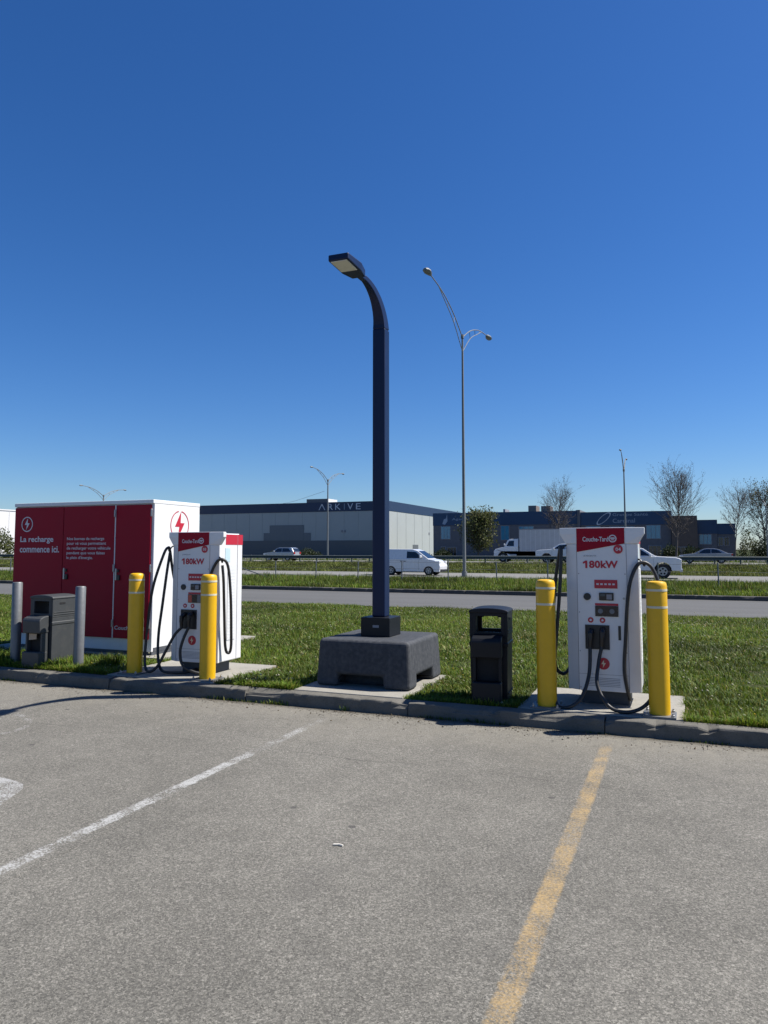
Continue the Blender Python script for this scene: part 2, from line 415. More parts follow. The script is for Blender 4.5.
# worn end of a big painted floor symbol, and a faint curved remnant beyond it
def arc_band(cx, cy, rx, ry, wd, a0, a1, m, name, n=30):
    b = MB(); L = []
    for i in range(n+1):
        a = a0+(a1-a0)*i/n
        for s in (-1, 1): L.append((cx+(rx+s*wd/2)*math.cos(a), cy+(ry+s*wd/2)*math.sin(a), .0015))
    b.add(L, [(2*i, 2*i+1, 2*i+3, 2*i+2) for i in range(n)]); return b.build(name, m, lot)
b = MB().add([(x_, y_, .0015) for x_, y_ in ((-5.3,4.34),(-4.92,4.325),(-4.75,4.30),(-4.63,4.26),(-4.55,4.19),(-4.50,4.09),(-4.45,3.97),(-4.39,3.84),(-4.35,3.65),(-4.5,3.5),(-5.3,3.6))], [tuple(range(11))])
b.build('painted_mark', m_asphalt('symbol_paint', 'blob'), lot)['label'] = 'rounded end of a worn white floor symbol'
arc_band(-7.2, 5.45, 1.15, .62, .07, -.25, 1.1, m_asphalt('faint_paint', 'faint'), 'painted_mark')['label'] = 'faint curved remnant of white paint'

# kerb of cast stones
def kerb_stone(x0, x1, y0, w, h, seed, chip=.02):
    n = max(4, int((x1-x0)/.09)); prof = [(0, -.05), (.002, h*.5), (.005, h-.022), (.010, h-.007), (.022, h), (w-.02, h+.003), (w, h-.01), (w, -.05)]
    vs = []; m = len(prof); rr = random.Random(seed); off = rr.uniform(-.006, .006)
    for i in range(n+1):
        x = x0+(x1-x0)*i/n
        c = max(0, mnoise.noise(Vector((x*2.1, seed*3.3, 0)))-.1)*chip*2.2 + max(0, mnoise.noise(Vector((x*9, seed, 2)))-.15)*chip*2
        if i in (0, n): c += .012
        for j, (a, z) in enumerate(prof):
            k = c if j in (2, 3, 4) else c*.3 if j == 1 else 0
            vs.append((x, y0+a+k*.8+off+mnoise.noise(Vector((x*3, j*2.7, seed)))*.005, z-(k*.75 if j > 1 else 0)+mnoise.noise(Vector((x*4, j*1.7, seed+9)))*.003))
    fs = [(i*m+j, (i+1)*m+j, (i+1)*m+j+1, i*m+j+1) for i in range(n) for j in range(m-1)]
    fs += [tuple(range(m)), tuple(n*m+j for j in range(m))[::-1]]
    return MB().add(vs, fs)
kb = struct(MB().box(-40, 24, KY+.03, KY+.14, -.05, .09).build('kerb', CON))
x = -24.75; k = 0
while x < 12:
    kerb_stone(x+.006, x+1.994, KY, .17, .14, k+1, .05).build('kerb_stone', CON, kb); x += 2; k += 1

# concrete pads
def pad(x0, x1, y0, y1, z1, seed):
    b = MB(); n = 10; top = []; rr = random.Random(seed)
    j = lambda: rr.uniform(-.012, .012)
    pts = [(x0+(x1-x0)*i/n, y0) for i in range(n)] + [(x1+j(), y0+(y1-y0)*i/n) for i in range(n)] + [(x1-(x1-x0)*i/n, y1+j()) for i in range(n)] + [(x0+j(), y1-(y1-y0)*i/n) for i in range(n)]
    return struct(b.prism(pts, 'z', -.02, z1).build('concrete_pad', PADC, bevel=.008))
PT = .148
pad(-6.95, -5.28, KY+.178, 9.1, PT, 1); pad(-1.62, -.04, KY+.178, 8.9, PT, 2); pad(-4.22, -2.87, KY+.178, 9.22, PT, 3)
pad(-10.75, -7.2, 9.0, 10.75, .155, 4); pad(-7.9, -7.42, 11.4, 12.0, .15, 5)
PADS = [(-6.95,-5.28,7.5,9.1),(-1.62,-.04,7.5,8.9),(-4.22,-2.87,7.5,9.22),(-10.75,-7.2,9.0,10.75),(-7.9,-7.42,11.4,12.0)]

# service road and far kerb, highway carriageways
ROADM = m_road('service_road_asphalt', (.078, .078, .077), (.104, .103, .10))
HWY = m_road('highway_concrete', (.145, .142, .133), (.185, .18, .168))
struct(MB().add([(-400,21.35,0),(300,21.35,0),(300,28.32,0),(-400,28.32,0)], [(0,1,2,3)]).build('service_road', ROADM))
CON2 = m_concrete('old_kerb_concrete', (.075, .072, .066), .25, .6, .4)
k2 = struct(MB().box(-120, 60, 28.33, 28.44, -.05, .09).build('far_kerb', CON2))
x = -60
while x < 20:
    kerb_stone(x+.01, x+3.99, 28.30, .17, .15, k+1, .03).build('kerb_stone', CON2, k2); x += 4; k += 1
h1 = struct(MB().add([(-900,43.3,0),(600,43.3,0),(600,53.8,0),(-900,53.8,0)], [(0,1,2,3)]).build('highway_near', HWY))
h2 = struct(MB().add([(-900,69.2,.43),(600,69.2,.43),(600,82,.43),(-900,82,.43)], [(0,1,2,3)]).build('highway_far', HWY))
LINEW = mat('road_line_white', (.32, .32, .31), .7, var=.15, scale=3)
for y in (44.3, 52.6): MB().add([(-300,y,.004),(200,y,.004),(200,y+.12,.004),(-300,y+.12,.004)], [(0,1,2,3)]).build('edge_line', LINEW, h1)
for i in range(24):
    MB().add([(-120+i*7.5,48.55,.004),(-117+i*7.5,48.55,.004),(-117+i*7.5,48.67,.004),(-120+i*7.5,48.67,.004)], [(0,1,2,3)]).build('lane_dash', LINEW, h1)
struct(MB().add([(-300,86,.455),(200,86,.455),(200,113,.455),(-300,113,.455)], [(0,1,2,3)]).build('forecourt', ROADM))

# ------------------------------------------------------------------ grass and weeds
def colattr(me, rgb, per):
    ca = me.color_attributes.new('Col', 'FLOAT_COLOR', 'POINT')
    a = np.ones((len(me.vertices), 4), np.float32); a[:, :3] = np.repeat(rgb, per, 0); ca.data.foreach_set('color', a.ravel())
def tri_mesh(name, verts, faces_per, nper, n, m):
    me = bpy.data.meshes.new(name); V = verts.reshape(-1, 3).astype(np.float32)
    me.vertices.add(len(V)); me.vertices.foreach_set('co', V.ravel())
    Fq = np.array(faces_per, np.int32); base = (np.arange(n, dtype=np.int32)*nper)[:, None, None]
    idx = (Fq[None] + base).reshape(-1, Fq.shape[1]); nf = len(idx)
    me.loops.add(idx.size); me.loops.foreach_set('vertex_index', idx.ravel())
    me.polygons.add(nf); me.polygons.foreach_set('loop_start', np.arange(0, idx.size, Fq.shape[1], dtype=np.int32))
    me.update(calc_edges=True); me.materials.append(m); return me
def lownoise(x, y, s, seed):
    r = np.random.default_rng(seed); o = np.zeros_like(x)
    for k in range(7):
        a = r.uniform(0, 2*PI); f = s*r.uniform(.5, 2.4); o += np.sin((x*math.cos(a)+y*math.sin(a))*f + r.uniform(0, 6.28))
    return o/7*1.6
def grass(name, x, y, h0, h1, wid, hues, lean=.45, seed=1, label='', z=None, shade=.35):
    n = len(x); r = np.random.default_rng(seed)
    nz = lownoise(x, y, 2.2, seed)*.5 + lownoise(x, y, 6, seed+5)*.5
    h = r.uniform(h0, h1, n)*(1+.9*nz); h = np.clip(h, h0*.35, None); az = r.uniform(0, 2*PI, n); ln = r.uniform(.1, 1, n)*lean*h
    wd = wid*r.uniform(.6, 1.4, n); z0 = (gz(y) if z is None else z) - .01
    wx, wy = np.cos(az+PI/2)*wd, np.sin(az+PI/2)*wd; dx, dy = np.cos(az), np.sin(az)
    V = np.zeros((n, 5, 3))
    V[:,0] = np.stack([x-wx, y-wy, z0], 1); V[:,1] = np.stack([x+wx, y+wy, z0], 1)
    mx, my, mz = x+dx*ln*.35, y+dy*ln*.35, z0+h*.6
    V[:,2] = np.stack([mx+wx*.8, my+wy*.8, mz], 1); V[:,3] = np.stack([mx-wx*.8, my-wy*.8, mz], 1)
    V[:,4] = np.stack([x+dx*ln, y+dy*ln, z0+h*(1-.25*ln/h*.9)], 1)
    me = tri_mesh(name, V, [(0,1,2),(0,2,3),(3,2,4)], 5, n, LEAF)
    H_ = np.array(hues); pick = r.integers(0, len(H_), n); q = lownoise(x, y, 1.1, seed+9)
    c = H_[pick]*r.uniform(.65, 1.35, (n, 1))*(1+.55*q[:, None]); c = np.clip(c*np.array([1.16, 1.1, 1.0]), .004, .6); colattr(me, c, 5)
    return stuff(link(name, me), label, 'grass')
def scatter(n, v0, v1, pw=1.0, lm=1.2, rm=1.2, dense=1.0):
    t = rng.uniform(0, 1, n)**pw; y = v0+(v1-v0)*t
    a, bb = -1.19*y-lm, .12*y+rm; x = a+(bb-a)*rng.uniform(0, 1, n); return x, y
def off_pads(x, y, m=.0):
    k = np.ones(len(x), bool)
    for (a, b_, c, d) in PADS: k &= ~((x > a-m) & (x < b_+m) & (y > c-m) & (y < d+m))
    return x[k], y[k]
G1 = [(.070,.125,.010),(.088,.148,.013),(.056,.105,.010),(.108,.155,.018),(.15,.155,.035),(.044,.088,.010)]
x, y = off_pads(*scatter(320000, 7.64, 21.3, 1.55), -.015)
grass('lawn_grass', x, y, .035, .095, .0048, G1, 1.1, 3, 'mown green grass of the strip behind the concrete kerb')
# broad leaved weeds in the lawn
x, y = off_pads(*scatter(62000, 7.64, 21.3, 1.3), .02); kk = lownoise(x, y, 1.7, 77) > -.1; x, y = x[kk], y[kk]
o = grass('lawn_weeds', x, y, .03, .10, .012, [(.055,.10,.014),(.076,.125,.018),(.10,.145,.03),(.15,.155,.06)], 1.7, 8, 'broad leaved weeds among the lawn grass')
o['category'] = 'weeds'
x, y = off_pads(*scatter(60000, 7.64, 21.3, 1.4), .0); kk = lownoise(x, y, 1.3, 91) > .35; x, y = x[kk], y[kk]
grass('dry_grass', x, y, .02, .07, .004, [(.22,.18,.09),(.17,.14,.07),(.26,.22,.12)], 1.6, 93, 'patches of dry straw coloured grass in the lawn')
# seed heads and small flowers
def flowers(name, n, cols, r0, r1, label, seed, v0=7.7, v1=21.2, hh=(.05, .13)):
    x, y = off_pads(*scatter(n*2, v0, v1, 1.2), .03); q = lownoise(x, y, 1.5, seed); o = np.argsort(-q-rng.uniform(0, 1.2, len(q)))[:n]; x, y = x[o], y[o]
    n = len(x); r = rng.uniform(r0, r1, n); z = gz(y)+rng.uniform(hh[0], hh[1], n)
    D = np.array([(1,0,0),(0,1,0),(-1,0,0),(0,-1,0),(0,0,.8),(0,0,-.8)])
    V = np.stack([x, y, z], 1)[:, None] + D[None]*r[:, None, None]
    me = tri_mesh(name, V, [(0,1,4),(1,2,4),(2,3,4),(3,0,4),(1,0,5),(2,1,5),(3,2,5),(0,3,5)], 6, n, LEAF)
    colattr(me, np.array(cols)[rng.integers(0, len(cols), n)]*rng.uniform(.8, 1.1, (n, 1)), 6)
    return stuff(link(name, me), label, 'flowers')
flowers('dandelion_clocks', 1700, [(.36,.37,.24),(.30,.30,.18),(.44,.43,.30)], .008, .019, 'pale seed heads dotted over the lawn', 5)
flowers('dandelion_flowers', 380, [(.42,.32,.02),(.36,.31,.04)], .007, .013, 'yellow flowers dotted over the lawn', 21)
# tall grass along the fence, median and far turf
x, y = scatter(120000, 28.5, 43.2, 1.3, 3, 3)
grass('verge_grass', x, y, .07, .22, .011, G1+[(.10,.12,.03)], .6, 14, 'rough grass verge along the wire fence')
x = rng.uniform(-50, 10, 46000); y = 35.2+rng.normal(0, 1.0, 46000)
grass('fence_grass', x, y, .12, .38, .012, [(.066,.115,.014),(.08,.135,.016),(.096,.14,.022),(.14,.145,.05)], .4, 19, 'tall unmown grass standing along the wire fence')
x, y = scatter(110000, 54.0, 69.0, 1.0, 4, 4)
grass('median_grass', x, y, .07, .20, .022, [(.078,.108,.017),(.092,.118,.024),(.068,.098,.016),(.125,.125,.045)], .6, 23, 'grass median rising to the guardrail')
x, y = scatter(40000, 82.2, 112, 1.0, 4, 6); 
kk = (y < 87); x, y = x[kk], y[kk]
grass('far_grass', x, y, .1, .25, .03, G1, .5, 31, 'grass edge beyond the far carriageway')
# weeds in the joint at the foot of the kerb and behind it
n = 2600; x = rng.uniform(-11, 2, n); q = lownoise(x, x*0, 3.1, 41); kk = q > .25; x = x[kk]; y = KY-.012+rng.normal(0, .012, len(x))
grass('kerb_weeds', x, y, .015, .06, .004, G1, .8, 43, 'tiny weeds growing in the joint below the kerb', z=np.zeros(len(x)))
n = 14000; x = rng.uniform(-12, 2.5, n); y = KY+.185+np.abs(rng.normal(0, .05, n)); x, y = off_pads(x, y)
grass('kerb_edge_grass', x, y, .05, .13, .004, G1, 1.0, 47, 'uneven grass leaning over the back of the kerb', z=np.full(len(x), .11))
n = 9000; x = rng.uniform(-9.2, -7.2, n); y = rng.uniform(7.7, 8.3, n)
grass('bin_weeds', x, y, .06, .20, .006, G1, .8, 51, 'longer weeds round the foot of the grey bin')

# ------------------------------------------------------------------ yellow bollards
def bollard(x, y, label):
    t = thing('bollard', label, 'bollard', (x, y, PT), 0, 'yellow bollards guarding the chargers')
    MB().box(-.15, .15, -.15, .15, 0, .014).build('base_plate', GALV, t, bevel=.003)
    for sx in (-1, 1):
        for sy in (-1, 1): MB().lathe([(.011, .0145), (.016, .0145), (.016, .03), (.009, .034), (.009, .045), (.002, .045)], 6, (sx*.12, sy*.12)).build('bolt', STEEL, t)
    pr = [(.099, .0145), (.099, 1.0), (.0975, 1.245), (.093, 1.27), (.083, 1.284), (.05, 1.292), (.004, 1.294)]
    MB().lathe(pr, 36).build('cover', YELLOW, t, smooth=True)
    for z in (1.03, 1.195): MB().lathe([(.096, z), (.1006, z), (.1006, z+.022), (.096, z+.022)], 36).build('reflective_band', BAND, t, smooth=True)
    return t
bollard(-6.68, 7.86, 'leftmost yellow bollard, in front of the red cabinet')
bollard(-5.52, 7.82, 'yellow bollard in front of the screen of the farther charger')
bollard(-1.345, 7.80, 'yellow bollard between the black bin and the nearer charger')
bollard(-.262, 7.80, 'rightmost yellow bollard, right of the nearer charger')
# galvanised posts either side of the grey bin
def post(x, y, h, label, tilt):
    o = MB().lathe([(.068, -.02), (.068, h-.012), (.06, h), (.05, h+.002), (.004, h+.003)], 28).build('steel_post', GALV, smooth=True)
    o.location = (x, y, .11); o.rotation_euler = (0, tilt, 0); return tag(o, label, 'post', 'galvanised posts by the grey bin')
post(-8.80, 7.88, 1.175, 'galvanised steel post left of the grey bin', R(-.6)); post(-7.70, 7.93, 1.135, 'galvanised steel post right of the grey bin', R(.3))

# ------------------------------------------------------------------ bins with squeegee unit
def bin_(x, y, m, label, paper, rz=0):
    t = thing('service_bin', label, 'bin', (x, y, .11), rz, 'forecourt bins with windscreen wash units')
    W, D, Hh = .205, .42, 1.0
    # body: tapered box shell up to the opening, slightly bowed
    b = MB()
    def ring(z, hw, d0, d1): return [(-hw, d0, z), (hw, d0, z), (hw, d1, z), (-hw, d1, z)]
    L = [ring(0, W-.012, .012, D-.012), ring(.60, W-.004, .004, D-.004), ring(.605, W+.004, -.003, D+.003), ring(.64, W+.004, -.003, D+.003), ring(.645, W-.003, .003, D-.003), ring(.70, W-.003, .003, D-.003)]
    vs = sum(L, []); fs = [(3, 2, 1, 0)] + [(i*4+k, i*4+(k+1) % 4, (i+1)*4+(k+1) % 4, (i+1)*4+k) for i in range(len(L)-1) for k in range(4)] + [(20, 21, 22, 23)]
    b.add(vs, fs).build('body', m, t, bevel=.012)
    # hood: two side walls, front and back frames round an opening, arched lid
    for s in (-1, 1):
        xs = sorted((s*(W-.03), s*W)); MB().box(xs[0], xs[1], .0, D, .70, .955).build('hood_side', m, t, bevel=.006)
        MB().box(min(s*W*.62, s*W*.40)-.0, max(s*W*.62, s*W*.40), D*.35, D*.6, .9, .93).build('vent_slot', INSIDE, t)
    for yy in (0, D-.03):
        f = MB(); f.box(-W+.03, W-.03, yy, yy+.03, .70, .755); f.box(-W+.03, W-.03, yy, yy+.03, .925, .955)
        f.box(-W+.03, -W+.07, yy, yy+.03, .755, .925); f.box(W-.07, W-.03, yy, yy+.03, .755, .925)
        f.build('opening_frame', m, t)
    n = 12; arch = [(-W-.008, .955)] + [(-(W+.008)*math.cos(PI*i/n), .975+.035*math.sin(PI*i/n)) for i in range(n+1)] + [(W+.008, .955)]
    MB().prism(arch, 'y', -.012, D+.012).build('lid', m, t, bevel=.01)
    MB().box(W+.001, W+.004, .12, .22, .88, .905).build('side_slot', INSIDE, t)
    for z in (.735, .765): MB().box(W, W+.006, .02, D-.02, z, z+.012).build('side_rib', m, t, bevel=.003)
    MB().box(W-.004, W+.004, .03, D-.03, .10, .115).build('side_rib', m, t, bevel=.003)
    # squeegee bucket and towel dispenser on the front
    w2 = .15; d = -.175
    MB().box(-w2, w2, d, -.004, 0, .25).build('wash_bucket', m, t, bevel=.012)
    MB().box(-w2+.0, -w2+.03, d+.06, -.004, .25, .51).build('dispenser_side', m, t, bevel=.004); MB().box(w2-.03, w2, d+.06, -.004, .25, .51).build('dispenser_side', m, t, bevel=.004)
    MB().box(-w2+.03, w2-.03, -.05, -.004, .25, .51).build('dispenser_back', INSIDE, t)
    MB().prism([(d+.01, .50), (-.004, .50), (-.004, .735), (d+.08, .725), (d+.02, .70), (d, .67)], 'x', -w2-.008, w2+.008).build('dispenser_hood', m, t, bevel=.012)
    if paper: MB().add([(-.10,d+.07,.40),(.03,d+.075,.415),(.035,d+.07,.488),(-.10,d+.07,.488),(-.10,d+.078,.40),(.03,d+.083,.415),(.035,d+.078,.488),(-.10,d+.078,.488)], [(0,1,2,3),(7,6,5,4),(0,4,5,1),(1,5,6,2),(2,6,7,3),(3,7,4,0)]).build('paper_towel', PAPER, t)
    return t
bin_(-8.29, 7.83, BINGREY, 'grey plastic bin with paper towel unit between two steel posts', True)
bin_(-1.975, 7.885, BINDARK, 'charcoal plastic bin with see-through top beside the concrete lamp base', False, R(5))

# ------------------------------------------------------------------ lamp on concrete block
t = thing('parking_lamp', 'dark navy curved parking lot lamp bolted on a grey concrete block', 'lamp post', (-3.51, 8.585, PT))
HW = .595; xs = [-HW, -.32, .26, HW]; zs = [0, .135, .545]; b = MB(); occ = lambda i, j, k: 0 <= i < 3 and 0 <= j < 3 and 0 <= k < 2 and not (k == 0 and (i == 1) != (j == 1))
idx = {}
def vid(i, j, k):
    if (i, j, k) not in idx:
        s = 1-.045*zs[k]/.545; idx[(i, j, k)] = len(b.v); b.v.append((xs[i]*s, xs[j]*s, zs[k]))
    return idx[(i, j, k)]
for i in range(3):
    for j in range(3):
        for k in range(2):
            if not occ(i, j, k): continue
            for d, q in (((-1,0,0), ((0,0,0),(0,0,1),(0,1,1),(0,1,0))), ((1,0,0), ((1,0,0),(1,1,0),(1,1,1),(1,0,1))), ((0,-1,0), ((0,0,0),(1,0,0),(1,0,1),(0,0,1))),
                         ((0,1,0), ((0,1,0),(0,1,1),(1,1,1),(1,1,0))), ((0,0,-1), ((0,0,0),(0,1,0),(1,1,0),(1,0,0))), ((0,0,1), ((0,0,1),(1,0,1),(1,1,1),(0,1,1)))):
                if not occ(i+d[0], j+d[1], k+d[2]): b.f.append(tuple(vid(i+e[0], j+e[1], k+e[2]) for e in q))
cb = b.build('concrete_block', BASECON, t, bevel=.045, seg=4)
me = MB().box(-.19, .19, -.19, .19, .545, .775).build('base_cover', NBLACK, t, bevel=.008)
MB().box(-.03, .05, -.193, -.19, .655, .685).build('maker_plate', GPRINT, me)
def sq_tube(path, hw, name, m, bev):
    """square tube along a path in the y-z plane"""
    b = MB(); n = len(path)
    for i, ((y, z), h) in enumerate(zip(path, hw)):
        a = Vector(path[min(i+1, n-1)]) - Vector(path[max(i-1, 0)]); a.normalize(); nx = Vector((a.y, -a.x))
        for sx, sn in ((-1, -1), (1, -1), (1, 1), (-1, 1)): b.v.append((sx*h, y+nx.x*sn*h, z+nx.y*sn*h))
    b.f = [(3, 2, 1, 0), tuple(4*(n-1)+k for k in range(4))] + [(4*i+k, 4*i+(k+1) % 4, 4*i+4+(k+1) % 4, 4*i+4+k) for i in range(n-1) for k in range(4)]
    return b.build(name, m, t, bevel=bev)
sq_tube([(0, .775), (0, 2.5), (0, 4.40)], [.086, .085, .084], 'pole', NAVY, .016)
path = []; hws = []
for i in range(13):
    a = i/12*R(88); path.append((-.60*(1-math.cos(a)), 4.401+.49*math.sin(a))); hws.append(.083-.050*i/12)
sq_tube(path, hws, 'curved_arm', NAVY, .012)
e = path[-1]
yl, zl = -.64, 4.885
MB().prism([(yl+.08, zl-.03), (yl+.08, zl+.03), (yl-.10, zl+.045), (yl-.10, zl-.03)], 'x', -.035, .035).build('arm_bracket', NAVY, t, bevel=.008)
lum = MB().add([(-.085,yl-.06,zl-.045),(.085,yl-.06,zl-.045),(.125,yl-.26,zl-.05),(.125,yl-.64,zl-.035),(-.125,yl-.64,zl-.035),(-.125,yl-.26,zl-.05),
                (-.085,yl-.06,zl+.05),(.085,yl-.06,zl+.05),(.125,yl-.26,zl+.06),(.125,yl-.64,zl+.04),(-.125,yl-.64,zl+.04),(-.125,yl-.26,zl+.06)],
               [(5,4,3,2,1,0),(6,7,8,9,10,11)]+[(i,(i+1)%6,6+(i+1)%6,6+i) for i in range(6)]).build('luminaire', NAVY, t, bevel=.014)
MB().add([(-.10,yl-.33,zl-.054),(.10,yl-.33,zl-.054),(.10,yl-.62,zl-.0425),(-.10,yl-.62,zl-.0425)]+[(-.10,yl-.33,zl-.046),(.10,yl-.33,zl-.046),(.10,yl-.62,zl-.034),(-.10,yl-.62,zl-.034)], [(0,1,2,3),(7,6,5,4),(0,4,5,1),(1,5,6,2),(2,6,7,3),(3,7,4,0)]).build('lens', LENS, lum)

# ------------------------------------------------------------------ red power cabinet
t = thing('power_cabinet', 'large white steel power cabinet with dark red front doors', 'cabinet', (-7.50, 9.17, .155))
L = 2.86; HH = 2.30; DD = 1.15
MB().box(-L, 0, .02, DD, .0, .05).build('skid', PLINTH, t)
MB().box(-L, 0, .012, DD, .05, HH).build('body', SWHITE, t, bevel=.006)
MB().box(-L-.004, .004, -.022, DD+.004, HH, HH+.06).build('roof_cap', SWHITE, t, bevel=.008)
doors = [(-L+.012, -1.79), (-1.78, -.735), (-.715, -.045)]
ds = []
for i, (a, c) in enumerate(doors):
    d = MB().box(a, c, -.018, .011, .235, 2.285).build('door', RED, t, bevel=.005); ds.append(d)
for x_, d in ((-1.755, ds[1]), (-.70, ds[2])):
    MB().box(x_, x_+.03, -.03, -.018, 1.12, 1.30).build('handle_plate', STEEL, d, bevel=.003)
    MB().box(x_+.045, x_+.10, -.045, -.018, 1.12, 1.20).build('lock_box', BLACK, d, bevel=.006); MB().box(x_+.05, x_+.08, -.04, -.018, 1.24, 1.285).build('latch', BLACK, d, bevel=.004)
MB().box(-.733, -.717, -.022, .011, .235, 2.285).build('door_edge_strip', SWHITE, t)
for z in (.4, 1.25, 2.1): MB().lathe([(.012, z), (.014, z+.005), (.014, z+.11), (.012, z+.115)], 8, (-.725, -.034)).build('hinge', STEEL, t)
for z in (.4, 1.25, 2.1): MB().lathe([(.012, z), (.014, z+.005), (.014, z+.11), (.012, z+.115)], 8, (-.03, -.02)).build('hinge', STEEL, t)
ox, oz = -7.5, .155
def cab(txt, u0, u1, z0, z1, d, bold, m=WPRINT): lettering(txt, m, d, u0-ox, u1-ox, z0-oz, z1-oz, -.0195, '-y', bold)
cab('La recharge', -10.21, -9.49, 1.845, 1.965, ds[0], .022); cab('commence ici.', -10.215, -9.36, 1.70, 1.805, ds[0], .022)
for i, (s, u1) in enumerate((('Nos bornes de recharge', -8.44), ('pour vé vous permettent', -8.40), ('de recharger votre véhicule', -8.31), ('pendant que vous faites', -8.42), ("le plein d'énergie.", -8.66))):
    cab(s, -9.20, u1, 1.885-.075*i, 1.945-.075*i, ds[1], .012)
bolt_emblem(ds[0], WPRINT, -10.07-ox, 2.165-oz, .125, -.0185, '-y', True, .78, .13)
cab('Couche-Tard', -8.19, -7.62, .52, .58, ds[2], .015)
bolt_emblem(t, REDP, 9.80-9.17, 2.135-oz, .235, .0005, '+x', True, .93, .07)
MB().box(.0005, .004, .05, DD-.05, .05, .11).build('base_trim', PLINTH, t)
MB().box(.0005, .012, .55, .58, .3, 1.6).build('side_seam', SWHITE, t)

# ------------------------------------------------------------------ chargers
def charger(x, y, num, label, cabs, screencol):
    t = thing('ev_charger', label, 'charger', (x, y, PT), 0, 'fast chargers on the concrete pads')
    MB().box(-.24, .24, .13, .50, 0, .15).build('plinth', PLINTH, t, bevel=.006)
    bd = MB().box(-.355, .355, .085, .60, .15, 1.80).build('body', WHITE, t, bevel=.012)
    MB().box(.3555, .358, .20, .60, 1.665, 1.80).build('red_side_band', REDP, bd); MB().box(-.358, -.3555, .20, .60, 1.665, 1.80).build('red_side_band', REDP, bd)
    MB().box(.355, .3585, .475, .480, .16, 1.79).build('side_seam', GPRINT, bd)
    v = MB().box(.355, .361, .25, .43, .42, 1.40).build('vent_panel', mat('vent_grey', (.62, .63, .63), .5, var=.05), bd)
    for i in range(22): MB().box(.361, .3622, .262, .418, .45+i*.042, .462+i*.042).build('vent_slat', SWHITE, v)
    MB().box(.355, .359, .19, .30, 1.44, 1.62).build('rating_label', mat('label_blue', (.45, .58, .62), .4, var=.1), bd)
    # front shell: flat centre with flanks bent back; flared head
    def shell(z0, z1, w0, w1, name, m):
        b = MB()
        for z, ww in ((z0, w0), (z1, w1)):
            b.v += [(-ww, .084, z), (-ww, .05, z), (-.25, 0, z), (.25, 0, z), (ww, .05, z), (ww, .084, z)]
        b.f = [(0,1,2,3,4,5), (11,10,9,8,7,6)] + [(i, 6+i, 6+(i+1) % 6, (i+1) % 6) for i in range(6)]
        return b.build(name, m, t, bevel=.006)
    fp = shell(.15, 1.66, .365, .365, 'front_shell', WHITE)
    b = MB()
    for z, ww in ((1.6605, .365), (1.765, .43), (1.83, .43)):
        b.v += [(-ww, .10, z), (-ww, .035, z), (-.25, -.001, z), (.25, -.001, z), (ww, .035, z), (ww, .10, z)]
    b.f = [(0,1,2,3,4,5), (17,16,15,14,13,12)] + [(j*6+i, j*6+6+i, j*6+6+(i+1) % 6, j*6+(i+1) % 6) for j in range(2) for i in range(6)]
    hd = b.build('flared_head', WHITE, t, bevel=.006)
    MB().box(-.30, .30, .101, .60, 1.80, 1.815).build('top_cover', WHITE, t, bevel=.004)
    for s in (-1, 1): MB().box(s*.249-.0025, s*.249+.0025, -.0025, .003, .155, 1.655).build('panel_seam', GPRINT, fp)
    MB().prism([(-.248, 1.825), (-.248, 1.575), (.235, 1.665), (.235, 1.825)], 'y', -.006, -.002).build('red_header', RED, hd)
    hdr = hd
    lettering('Couche-Tard', WPRINT, hdr, -.185, .075, 1.685, 1.735, -.0075, '-y', .02)
    b = MB(); n = 24
    for i in range(n):
        a0, a1 = 2*PI*i/n, 2*PI*(i+1)/n
        b.add([(.118+q*math.cos(a), -.008, 1.715+q*math.sin(a)) for a, q in ((a0,.029),(a1,.029),(a1,.04),(a0,.04))], [(0,1,2,3)])
    b.build('emblem_ring', WPRINT, hdr); MB().box(.095, .141, -.009, -.007, 1.712, 1.727).build('emblem_bar', WPRINT, hdr); MB().box(.104, .132, -.009, -.007, 1.697, 1.707).build('emblem_bar', WPRINT, hdr)
    bg_ = MB().disc(.17, 1.605, .046, -.007, -.001).build('number_badge', REDP, fp); lettering(num, WPRINT, bg_, .145, .197, 1.587, 1.623, -.008, '-y', .02)
    lettering("JUSQU'À", GPRINT, fp, -.18, -.05, 1.525, 1.547, -.003, '-y', .01); lettering('80kW', REDP, fp, -.125, .165, 1.408, 1.487, -.003, '-y', .036, 1.04); MB().prism([(-.163, 1.408), (-.142, 1.408), (-.142, 1.487), (-.160, 1.487), (-.187, 1.470), (-.187, 1.452), (-.163, 1.463)], 'y', -.0035, -.001).build('lettering', REDP, fp)
    lp = MB().box(-.075, .155, -.005, .0, 1.20, 1.288).build('price_plate', REDP, fp)
    for i in range(5): MB().box(-.055+i*.04, -.03+i*.04, -.007, -.005, 1.235, 1.252).build('price_digit', WPRINT, lp)
    MB().disc(-.15, 1.112, .037, -.012, .0).build('speaker_button', BLACK, fp)
    cr = MB().box(-.03, .115, -.018, .0, 1.076, 1.156).build('card_reader', SCREEN, fp, bevel=.004); MB().box(.045, .098, -.0195, -.018, 1.088, 1.14).build('reader_pad', GPRINT, cr); MB().box(-.018, .03, -.0195, -.018, 1.12, 1.145).build('reader_display', mat('reader_lcd', (.05, .07, .08), .2), cr)
    MB().box(-.072, .158, -.005, .0, 1.023, 1.046).build('red_strip', REDP, fp)
    scn = MB().box(-.072, .158, -.012, .0, .912, 1.02).build('screen', SCREEN, fp, bevel=.003)
